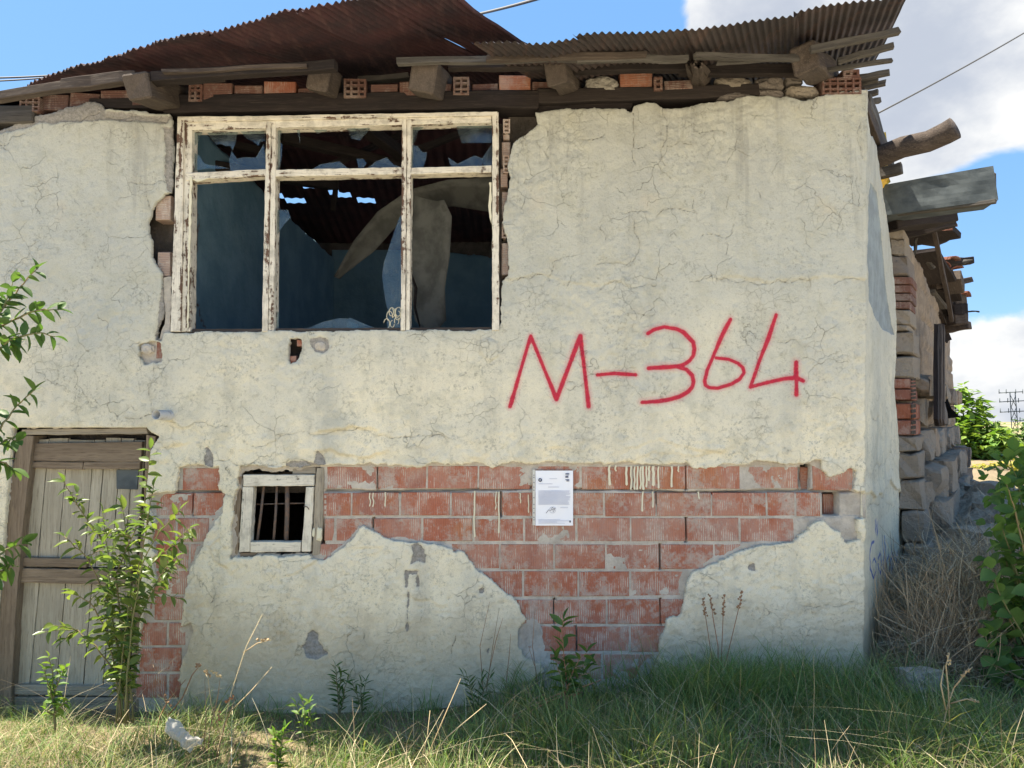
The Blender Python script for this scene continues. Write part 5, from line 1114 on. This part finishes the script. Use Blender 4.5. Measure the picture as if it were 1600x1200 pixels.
# sprig in front of the bricks
LS = [leaf_mesh('leaf', .078, .034, .3, .15)]; LS[0].materials.append(M['leafl'])
sg = empty('sprig', pix(885, 1100, -.42)); tag(sg, 'dark green leafy sprig in front of the lowest bricks, on reddish stems', 'plant')
for tips in ([(884, 1050), (880, 1010), (878, 985), (881, 968)], [(890, 1060), (905, 1030), (918, 1018)], [(880, 1070), (872, 1045), (868, 1028)], [(888, 1070), (905, 1058), (922, 1050)], [(885, 1075), (898, 1045), (916, 1040)]):
    branchy(None, [pix(886, 1110, -.42)]+[pix(x, y, -.44) for x, y in tips], .003, .0012, LS, .022, sg, M['redstem'], 1.0, .3, .0)
# twigs reaching in from a tree at the left edge
lt = empty('fruit_tree', (-3.05, -1.1, float(gz(-3.05, -1.1)))); tag(lt, 'tree beyond the left edge whose leafy twigs reach in front of the upper wall', 'tree')
LL = [leaf_mesh('leaf', .062, .034, .2, .12), leaf_mesh('leaf', .058, .028, .3, .3)]
for m_ in LL: m_.materials.append(M['leafl'])
tube('trunk', [(-3.05, -1.1, -.1), (-3.02, -1.08, .6), (-2.95, -1.05, 1.3), (-2.9, -1.0, 2.1), (-2.8, -1.0, 2.8)], [.05, .045, .038, .028, .015], M['bark'], lt, 8)
for pts in ([(-2.98, -1.05, 1.3), (-40, 545), (0, 488), (30, 450), (58, 420)], [(-2.97, -1.05, 1.35), (-50, 540), (20, 500), (60, 484), (92, 484)], [(-2.97, -1.05, 1.2), (-40, 540), (20, 528), (62, 520), (86, 526)], [(-2.98, -1.05, 1.0), (-40, 720), (0, 670), (25, 635), (55, 608)], [(-2.98, -1.05, .95), (-40, 740), (-10, 700), (15, 685), (28, 690)], [(-2.99, -1.05, .8), (-40, 900), (-5, 870), (15, 856), (36, 850)], [(-2.99, -1.05, 1.3), (-60, 560), (-20, 520), (10, 470), (20, 440)],
            [(-2.98, -1.05, .95), (-50, 730), (-10, 720), (10, 724), (22, 735)], [(-2.99, -1.05, .8), (-40, 910), (-8, 895), (10, 890), (22, 885)], [(-2.98, -1.05, 1.25), (-50, 560), (0, 545), (18, 530), (24, 545)]):
    branchy(None, [pts[0]]+[pix(x, y, -.85+jit(.04)) for x, y in pts[1:]], .008, .0018, LL, .021, lt, M['stem'], 1.25, .42, .3)
# broad-leaved bush at the right edge
rb = empty('broad_leaved_bush', (3.05, -.05, float(gz(3.05, -.05)))); tag(rb, 'dense dark green broad-leaved bush at the right edge of the photo', 'bush')
LR = [leaf_mesh('leaf', .085, .070, .12, .1), leaf_mesh('leaf', .075, .066, .2, .2)]
for m_ in LR: m_.materials.append(M['leafr'])
nl = 0
for q in range(44):
    x1 = random.choice([1540, 1550, 1560, 1570, 1585, 1600, 1620]); y1 = random.uniform(715, 1080); x1 += 30*max(0, (y1-1000)/80) + jit(10)
    if y1 < 800: x1 = random.uniform(1572, 1650)
    yy = -.05+jit(.25)
    pts = [Vector((3.05+jit(.15), yy, float(gz(3.05, 0)))), pix((1625+x1)/2+20, (1130+y1)/2, yy), pix(x1+15, y1+45, yy), pix(x1, y1, yy-.05)]
    branchy(None, pts, .008, .002, LR, .062, rb, M['stem'], 1.15, .45, .3)
# inner foliage of the same bush, too dense to count
V = []; F = []
for q in range(620):
    c = pix(random.choice([1565, 1590, 1615, 1640])+jit(28), random.uniform(700, 1120), .05+jit(.25))
    if c.z < float(gz(c.x, c.y))+.03: continue
    me_ = random.choice(LR); Mx = Matrix.Rotation(random.uniform(0, 6.3), 3, 'Z') @ Matrix.Rotation(jit(1.2), 3, 'X') @ Matrix.Rotation(jit(1), 3, 'Y'); b = len(V); s_ = random.uniform(.6, 1.1)
    V += [c + Mx @ (v.co*s_) for v in me_.vertices]; F += [[b+i for i in p_.vertices] for p_ in me_.polygons]
tag(place('foliage', V, F, M['leafr'], rb), kind='stuff')
# sunlit trees behind
def crown_tree(name, base, tops, n, size, mat, lab, seed, trunk_r=.05, lsz=.16):
    rr = random.Random(seed); t = empty(name, base); tag(t, lab, 'tree'); base = Vector(base)
    for tp, _ in tops: tube('trunk', [base, base.lerp(Vector(tp), .5)+Vector((rr.uniform(-.1, .1), 0, 0)), Vector(tp)], [trunk_r, trunk_r*.6, trunk_r*.2], M['bark'], t, 6)
    V = []; F = []; T = []
    for i in range(n):
        tp, R_ = rr.choice(tops); 
        while True:
            q = Vector((rr.uniform(-1, 1), rr.uniform(-1, 1), rr.uniform(-1, 1)))
            if .25 < q.length < 1: break
        c = Vector(tp)+Vector((q.x*R_[0], q.y*R_[1], q.z*R_[2])); 
        if math.sin(c.x*7+seed)*math.sin(c.z*8+seed*2)*math.sin(c.y*5) > .25: continue
        L = lsz*rr.uniform(.6, 1.2); d = Vector((rr.uniform(-1, 1), rr.uniform(-1, 1), rr.uniform(-.8, .3))).normalized(); s_ = d.cross(Vector((rr.uniform(-.3, .3), rr.uniform(-.3, .3), 1))).normalized()*L*.22; nn = s_.cross(d).normalized()*L*.08
        b = len(V); V += [c, c+d*L*.5+s_+nn, c+d*L, c+d*L*.5-s_+nn]; F.append([b, b+1, b+2, b+3])
    cc = sum(V, Vector())/len(V); o = link('crown', npmesh('crown', [v-base for v in V], F), mat, t)
    k = np.repeat(np.clip(rng.random(len(F)), 0, 1), 4)[:, None]
    return t
def tint(o, c1, c2, jitk=.2):
    me = o.data; n = len(me.vertices)//4; k = np.repeat(rng.random(n), 4)[:, None]; cattr(me, 'tint', np.array(c1)*(1-k)+np.array(c2)*k)
def far(px, py, Y): return pix(px, py, Y)
def ft(name, bx, by, Y, tops, n, lab, seed, lsz, c1, c2):
    b = far(bx, by, Y); b.z = float(gz(b.x, b.y))
    tp = []
    for x, y, rx, rz in tops:
        p = far(x, y, Y+random.uniform(-.5, .5)); s_ = (Y+3.9)/FPX; tp.append((p, (rx*s_, rx*s_*.8, rz*s_)))
    t = crown_tree(name, b, tp, n, 1, M['blade'], lab, seed, .06, lsz); tint([c for c in bpy.data.objects if c.parent == t and c.name.startswith('crown')][0], c1, c2)
ft('walnut_tree', 1515, 760, 10.5, [(1505, 645, 34, 46), (1530, 690, 44, 44), (1500, 700, 25, 45), (1555, 700, 36, 28), (1496, 740, 22, 25)], 2600, 'bright sunlit walnut tree behind the end of the stone wall', 5, .26, (.10, .20, .035), (.22, .30, .07))
ft('small_tree', 1575, 760, 14, [(1550, 690, 34, 26), (1585, 702, 40, 30), (1630, 690, 50, 40), (1575, 735, 50, 26), (1540, 730, 30, 26)], 3600, 'lower dark green tree below the power pylon', 6, .22, (.05, .11, .03), (.11, .17, .05))
ft('yellowing_shrub', 1560, 790, 8.5, [(1545, 738, 30, 16), (1585, 735, 36, 20), (1560, 755, 26, 10), (1605, 750, 30, 24)], 2200, 'low yellowing shrub on the sunlit bank right of the stone wall', 8, .13, (.22, .24, .05), (.42, .34, .08))
# distant power pylon
py_ = empty('power_pylon', pix(1592, 720, 45)); tag(py_, 'grey lattice power pylon far off against the clouds', 'pylon')
Yp = 45
def pb(a, b, r=.05, nm='strut'): tube(nm, [pix(a[0], a[1], Yp), pix(b[0], b[1], Yp)], r*.5, M['sheet'], py_, 4)
pb((1584, 735), (1578, 612), .07, 'leg'); pb((1596, 735), (1586, 612), .07, 'leg')
for i in range(6): y0 = 618+i*18; pb((1579+i*.9, y0), (1588+i*1.3, y0+18)); pb((1587+i*1.3, y0), (1580+i*.9, y0+18))
for y0, x0, x1 in ((614, 1561, 1598), (628, 1562, 1604), (644, 1563, 1606), (658, 1586, 1612)):
    pb((x0, y0), (x1, y0-2), .06, 'crossarm')
    for q in (0, .3, .7, 1): pb((x0+(x1-x0)*q, y0-6), (x0+(x1-x0)*q, y0+1), .06, 'insulator')
# ---- grass
def grass(name, n, sampler, hmin, hmax, wd, cols, lean, lab, cat, kind='stuff', seed=1, seg=4, mat='blade'):
    r = np.random.default_rng(seed); P, hs_ = sampler(r, n); n = len(P); hgt = (hmin+(hmax-hmin)*r.random(n)**1.3)*hs_; az = r.random(n)*2*PI; la = lean*(.3+r.random(n)*1.2)
    dx, dy = np.cos(az), np.sin(az); az2 = r.random(n)*PI; sx, sy = np.cos(az2), np.sin(az2)*.5
    V = np.zeros((n, (seg+1)*2, 3)); 
    for i in range(seg+1):
        t = i/seg; w_ = wd*(1-t)**.7*(.7+.6*r.random(n)) if i else wd*np.ones(n); bend = la*t*t*hgt; z = hgt*(t - .30*la*t*t)
        cx, cy = P[:, 0]+dx*bend, P[:, 1]+dy*bend
        V[:, 2*i, 0] = cx-sx*w_/2; V[:, 2*i, 1] = cy-sy*w_/2; V[:, 2*i, 2] = P[:, 2]+z; V[:, 2*i+1, 0] = cx+sx*w_/2; V[:, 2*i+1, 1] = cy+sy*w_/2; V[:, 2*i+1, 2] = P[:, 2]+z
    b = np.arange(n)[:, None]*(seg+1)*2; Q = np.concatenate([b+np.array([2*i, 2*i+1, 2*i+3, 2*i+2]) for i in range(seg)], 1).reshape(-1, 4)
    me = npmesh(name, V.reshape(-1, 3), Q, True); ci = r.integers(0, len(cols), n); c = np.array(cols)[ci]*(.7+.6*r.random(n))[:, None]
    cattr(me, 'tint', np.repeat(c, (seg+1)*2, 0)); o = link(name, me, M['twig' if 'dry' in name else mat]); tag(o, lab, None, None, kind); return o
def px_x(x, Y): return pix(x, 1000, Y).x
GREEN = [(.125, .215, .065), (.15, .235, .075), (.19, .26, .10), (.105, .18, .055), (.22, .28, .10), (.34, .31, .17)]; DRY = [(.42, .35, .22), (.33, .26, .16), (.50, .43, .28), (.26, .19, .12)]; OLIVE = [(.19, .21, .075), (.26, .26, .10), (.15, .18, .065)]
def samp(xfun, y0, y1, pw=1.0):
    def f(r, n):
        x = -3.4+7.2*r.random(n); y = y0+(y1-y0)*r.random(n)**pw; d = xfun(x, y); k = r.random(n) < d; x, y, d = x[k], y[k], d[k]
        cl = .45+1.1*sst(fbm(x*3.5, y*3.5, 77, 3), -.18, .22); return np.stack([x, y, gz(x, y)-.01], -1), cl*(.6+.5*d)
    return f
def dens_lush(x, y):                    # lush right of the middle, ending by the brush pile; sparse at the door
    d = .15+.85*sst(x, -.9, .3); d = d*(1-.55*sst(x, 1.95, 2.5)); d = np.where(x < -1.75, d*.55, d); return d*(1-.25*sst(-y, .7, 1.1))
grass('green_grass', 36000, samp(dens_lush, -.06, -1.0, 1.1), .10, .25, .0052, GREEN, .8, 'lush green grass along the foot of the wall', None, seed=2)
grass('olive_grass', 26000, samp(lambda x, y: .35+.65*sst(-x, -.6, 1.2), -.06, -1.3), .05, .15, .0045, OLIVE+GREEN+GREEN, 1.2, 'short olive grass under the door and small window', None, seed=3)
grass('dry_grass', 24000, samp(lambda x, y: .22+.45*sst(-y, .35, .9), -.15, -1.9), .05, .17, .004, DRY+DRY+OLIVE, 1.9, 'dry bent grass in the foreground', None, seed=4)
grass('field_grass', 3500, lambda r, n: (lambda x, y: (np.stack([x, y, gz(x, y)-.01], -1), np.ones(n)))(-6+16*r.random(n), -1.8-6*r.random(n)), .05, .16, .008, DRY+OLIVE, 1.5, 'dry grass on open ground', None, seed=5, seg=3)
def tuft(r, n):
    cx = np.array([px_x(x, -.15) for x in (1065, 1085, 1110, 1135, 1150, 1165, 1180, 1200, 1225, 1240, 1130, 1145, 1270, 1060)]); i = r.integers(0, len(cx), n); x = cx[i]+r.normal(0, .035, n); y = -.15-.12*(i % 3)/2+r.normal(0, .03, n)
    y = np.minimum(y, -.05); return np.stack([x, y, gz(x, y)-.01], -1), .75+.35*r.random(n)
grass('tall_grass', 2400, tuft, .14, .35, .006, [(.16, .26, .08), (.19, .28, .10), (.13, .22, .065), (.25, .30, .12)], .75, 'tall green grass tufts before the right part of the wall', None, seed=6)
grass('long_dry_stalks', 900, samp(lambda x, y: .5+.5*sst(-y, .2, .6), -.12, -1.1), .16, .42, .0034, [(.52, .45, .30), (.44, .36, .23), (.36, .28, .18)], 1.6, 'long pale arching dead stalks among the grass', None, seed=9, seg=6)
grass('broad_blades', 1500, samp(dens_lush, -.08, -.8), .10, .28, .010, [(.14, .21, .07), (.20, .25, .09), (.30, .30, .12)], .9, 'broader light green blades among the fine grass', None, seed=10, seg=5)
# dry brush heap by the corner
def brush(name, n, ctr, rad, lab, cols, seed, lmin=.25, lmax=.7, wd=.0036, up=.15, cat='brush'):
    r = np.random.default_rng(seed); V = []; Q = []
    for i in range(n):
        q = r.normal(0, .45, 3); 
        x = ctr[0]+q[0]*rad[0]; y = ctr[1]+q[1]*rad[1]; z0 = float(gz(x, y)); dm = math.exp(-((x-ctr[0])/rad[0])**2-((y-ctr[1])/rad[1])**2); z = z0+abs(q[2])*rad[2]*dm
        L = r.uniform(lmin, lmax); az = r.uniform(0, 2*PI); el = r.normal(up, .65); d = np.array([math.cos(az)*math.cos(el), math.sin(az)*math.cos(el)*.7, math.sin(el)]); s_ = np.cross(d, r.normal(0, 1, 3)); s_ = s_/np.linalg.norm(s_)*wd*r.uniform(.5, 1.3); p = np.array([x, y, z]); k = r.normal(0, .28, 3)
        # stay outside the wall
        for j in range(5):
            t = j/4; c = p+d*L*t+k*t*t*L; c[2] = max(c[2], z0-.02)
            dw = (c[0]-cb.x)*NS.x+c[1]*NS.y
            if dw < .06 and c[1] > -.03: c[0] += NS.x*(.06-dw); c[1] += NS.y*(.06-dw)
            if c[0] < cb.x and c[1] > -.04: c[1] = -.04
            V += [c-s_*(1-.7*t), c+s_*(1-.7*t)]
        b = i*10; Q += [[b+2*j, b+2*j+1, b+2*j+3, b+2*j+2] for j in range(4)]
    me = npmesh(name, V, Q); c = np.array(cols)[r.integers(0, len(cols), n)]*(.65+.7*r.random(n))[:, None]; cattr(me, 'tint', np.repeat(c, 10, 0)); o = link(name, me, M['twig']); tag(o, lab, cat, None, 'stuff'); return o
BR = [(.50, .40, .275), (.40, .315, .21), (.60, .50, .36), (.28, .22, .15), (.46, .32, .20)]
brush('dry_brush', 6500, (2.66, .40, 0), (.70, .45, .36), 'tangled heap of brown dry brush against the house corner', BR, 11, .15, .42)
brush('dry_brush', 4200, (3.2, .5, 0), (.8, .7, .40), 'greyer dry twigs spreading towards the rubble bank', [(.42, .365, .285), (.33, .285, .22), (.50, .44, .35)], 12, .15, .42, .003, .1)
brush('dry_brush', 700, (2.35, .06, 0), (.25, .16, .45), 'brown dead stalks standing at the foot of the corner', [(.40, .31, .21), (.33, .25, .17)], 13, .15, .4, .003, .8)
brush('ground_thatch', 3200, (0, -.9, 0), (5.2, .7, .04), 'flattened dead stalks lying in the grass', DRY, 14, .08, .3, .002, .15)
# rubble on the bank
for i in range(70):
    x = random.uniform(2.9, 5.6); y = random.uniform(1.0, 5.0)
    if (x-cb.x)*NS.x+y*NS.y < .35: continue
    r_ = random.choice([.04, .05, .07, .10, .14]); big_ = r_ > .08; dk_ = not (i % 3)
    o = rock('rubble_stone', (x, y, float(gz(x, y))+r_*.2), (r_*1.1, r_*.8, r_*.6), M['rubblem'] if i % 3 else M['stone'], None, 200+i, random.uniform(0, 6), .2, 3); tag(o, ('larger ' if big_ else 'small ')+('grey' if dk_ else 'earthy brown')+' loose stone on the rubble bank beside the stone wall', 'stone', 'rubble stones on the bank')
o = rock('white_rock', pix(1436, 1072, -.22)+Vector((0, 0, .03)), (.09, .06, .055), M['stone_pale'], None, 300, .3, .15, 5); tag(o, 'pale whitish rock lying under the brush near the house corner', 'rock')
# dry weeds: tall thin stalks with seed heads
def weed(name, px, Y, pts, lab, mat, r=.0022, heads=(), hr=.005, grp=None, hk=7):
    t = empty(name, pix(px[0], px[1], Y)); tag(t, lab, 'dry plant' if mat != 'stem' else 'plant', grp)
    for br in pts: tube('stalk', [pix(x, y, Y+jit(.02)) for x, y in br], [r]*(len(br)-1)+[r*.5], M[mat], t, 4)
    if heads:
        for hx, hy, hx2, hy2 in heads:
            V, F = [], []
            for q in range(hk): s_ = q/hk; c = pix(hx+(hx2-hx)*s_+jit(2), hy+(hy2-hy)*s_+jit(2), Y+jit(.01)); tube_geo([c, c+Vector((jit(.006), jit(.003), .009))], [hr*.5, hr], 4, V, F)
            place('seed_head', V, F, M[mat], t)
    return t
weed('dry_weed', (1120, 1080), -.10, [[(1125, 1080), (1128, 1010), (1130, 960), (1132, 930)], [(1120, 1080), (1108, 1000), (1102, 960), (1097, 935)], [(1124, 1080), (1140, 1010), (1152, 960), (1160, 925)], [(1122, 1080), (1122, 1010), (1114, 965), (1110, 932)]], 'tall dry weed with reddish seed heads before the pale right plaster', 'redstem', .0022, [(1130, 965, 1132, 928), (1103, 962, 1097, 934), (1154, 952, 1160, 922), (1116, 962, 1109, 930)], .0055, hk=16)
weed('thin_weed', (770, 1080), -.10, [[(755, 1080), (750, 1010), (765, 940)], [(760, 1080), (770, 1010), (780, 950)], [(760, 1070), (775, 1000), (786, 965)], [(790, 1075), (796, 1020), (798, 990)], [(840, 1070), (832, 1010), (836, 950)], [(835, 1040), (826, 1010)]], 'thin brown weed stems rising before the plaster left of the lowest bricks', 'redstem', .0016)
weed('dry_weed', (350, 1160), -.55, [[(340, 1195), (348, 1140), (362, 1080), (385, 1010), (410, 960)], [(362, 1110), (392, 1080), (425, 1042)], [(352, 1130), (375, 1160)], [(380, 1020), (402, 1005), (424, 1000)], [(345, 1150), (330, 1100), (325, 1060), (320, 1050)], [(360, 1195), (365, 1140), (380, 1120)]], 'pale straw weed with branching stalks right of the plastic bag', 'straw', .0022, [(320, 1050, 330, 1058), (330, 1052, 350, 1062), (378, 1148, 380, 1152), (405, 1002, 420, 1000)], .007)
weed('dry_weed', (330, 1150), -.6, [[(322, 1200), (328, 1140), (340, 1090), (344, 1060)], [(335, 1195), (352, 1130), (368, 1090)], [(318, 1180), (322, 1120), (320, 1060)]], 'short rusty weed beside the plastic bag', 'redstem', .0022, [(340, 1130, 344, 1110), (352, 1100, 365, 1088)], .006)
weed('fallen_stalk', (285, 1120), -.35, [[(262, 1120), (285, 1090), (300, 1055), (312, 1040)], [(240, 1160), (250, 1120), (262, 1095), (290, 1062)]], 'rusty brown stalk leaning against the wall right of the door', 'redstem', .003, [(308, 1042, 312, 1038), (258, 1090, 266, 1108)], .008)
weed('yellow_stalk', (1465, 1200), -.75, [[(1460, 1215), (1468, 1160), (1480, 1105), (1490, 1075), (1502, 1062)], [(1484, 1140), (1482, 1080), (1478, 1040), (1484, 1020)], [(1482, 1100), (1510, 1092), (1530, 1098)], [(1478, 1110), (1470, 1070), (1475, 1040)], [(1490, 1075), (1510, 1050), (1520, 1042)], [(1486, 1200), (1484, 1140)]], 'pale yellow green branching stalk in the right foreground', 'straw', .0035, [(1484, 1040, 1482, 1022), (1505, 1058, 1515, 1045), (1518, 1094, 1530, 1098)], .005)
weed('bent_red_stalk', (840, 1130), -.28, [[(800, 1120), (840, 1098), (880, 1082), (920, 1070), (940, 1062)], [(820, 1110), (835, 1092), (850, 1085)], [(870, 1085), (900, 1086), (912, 1080)], [(805, 1125), (860, 1095), (905, 1078)]], 'orange brown dead stalk lying across the grass below the bricks', 'redstem', .0045)
weed('dry_weed', (655, 1190), -.75, [[(655, 1200), (668, 1150), (672, 1110)], [(660, 1200), (690, 1130), (720, 1060)], [(665, 1195), (700, 1150), (760, 1100)]], 'pale straw stems crossing in the middle foreground', 'straw', .0025)
# leafy weeds in the grass
LW = [leaf_mesh('leaf', .06, .014, .2, .25)]; LW[0].materials.append(M['leafl']); LY = [leaf_mesh('leaf', .055, .022, .3, .35)]; LY[0].materials.append(M['leafy'])
for (x, y0, y1, Y, lms, lab, nst, sp_) in ((530, 1110, 1040, -.15, LW, 'narrow-leaved weed left of centre at the foot of the wall', 4, .014), (565, 1110, 1058, -.16, LW, 'smaller narrow-leaved weed just right of its larger neighbour', 3, .014), (745, 1110, 1046, -.14, LW, 'bushy narrow-leaved weed below the scratched plaster', 4, .014), (485, 1170, 1095, -.55, LY, 'yellow green weed with curled leaves in the left foreground', 3, .022), (435, 1200, 1140, -.75, LY, 'low yellow green broad weed at the bottom edge', 4, .018), (1475, 1190, 1150, -.7, LR, 'broad green leaf clump at the foot of the pale stalk', 1, .05)):
    t = empty('weed', pix(x, y0, Y)); tag(t, lab, 'weed')
    for q in range(nst):
        xx = x+jit(16)+(q-nst/2)*7; branchy(None, [pix(x, y0+15, Y), pix((x+xx)/2, (y0+y1)/2, Y), pix(xx, y1+abs(jit(14)), Y)], .003, .0012, lms, sp_, t, M['stem'], .9, .2, -.3)
# plastic bag
def crumple():
    V = []; F = []; n, m = 16, 20
    O = [(262, 1122), (280, 1128), (292, 1140), (302, 1150), (318, 1155), (314, 1164), (304, 1166), (298, 1176), (288, 1168), (284, 1160), (266, 1150), (257, 1142)]
    C = (285, 1147)
    rings = 7; K = len(O)*3
    for r in range(rings+1):
        for k in range(K):
            a = k/K*len(O); i = int(a); f = a-i; ox = O[i % len(O)][0]*(1-f)+O[(i+1) % len(O)][0]*f; oy = O[i % len(O)][1]*(1-f)+O[(i+1) % len(O)][1]*f; s_ = r/rings
            p = pix(C[0]+(ox-C[0])*s_, C[1]+(oy-C[1])*s_, -.66); p.y -= .03*(1-s_*s_)+.022*float(fbm(np.array([p.x*40]), np.array([p.z*40]), 5, 3)[0])*2; V.append(p)
    for r in range(rings):
        for k in range(K): F.append([r*K+k, r*K+(k+1) % K, (r+1)*K+(k+1) % K, (r+1)*K+k])
    return V, F
m_ = bpy.data.materials.new('thin_plastic'); m_.use_nodes = True; m_.node_tree.nodes.clear(); g = NT(m_.node_tree)
p = g.n('ShaderNodeBsdfPrincipled', {'Base Color': (.62, .60, .58), 'Roughness': .35, 'Specular IOR Level': .5}); t_ = g.n('ShaderNodeBsdfTranslucent', {'Color': (.7, .68, .66)}); tp_ = g.n('ShaderNodeBsdfTransparent')
a_ = g.n('ShaderNodeMixShader', {0: .45, 1: p.outputs[0], 2: t_.outputs[0]}); b_ = g.n('ShaderNodeMixShader', {0: .18, 1: a_.outputs[0], 2: tp_.outputs[0]}); o_ = g.n('ShaderNodeOutputMaterial'); m_.node_tree.links.new(b_.outputs[0], o_.inputs[0])
V, F = crumple(); bagm = place('plastic_bag', V, F, m_, None, False); tag(bagm, 'crumpled whitish plastic bag caught in the grass near the door', 'plastic bag')

# past three hundred leaves on one plant the smallest ones are joined into one part
bpy.context.view_layer.update()
for root in (bush, rb, lt):
    L = [o for o in bpy.data.objects if o.parent == root and o.name.split('.')[0] == 'leaf']
    def seen(o):
        p = wpos(o); d = p-CAM; x = 800+FPX*d.x/d.y
        return ((-40 < x < 1640), o.scale.x/d.y)
    L.sort(key=seen, reverse=True); rest = L[296:]
    if rest:
        V = []; F = []; mt = rest[0].data.materials[0]
        for o in rest:
            Mx = Matrix.LocRotScale(wpos(o), o.rotation_quaternion, o.scale); b = len(V)
            V += [Mx @ v.co for v in o.data.vertices]; F += [[b+i for i in p_.vertices] for p_ in o.data.polygons]
        for o in rest: bpy.data.objects.remove(o, do_unlink=True)
        tag(place('leaves', V, F, mt, root, True), kind='stuff')
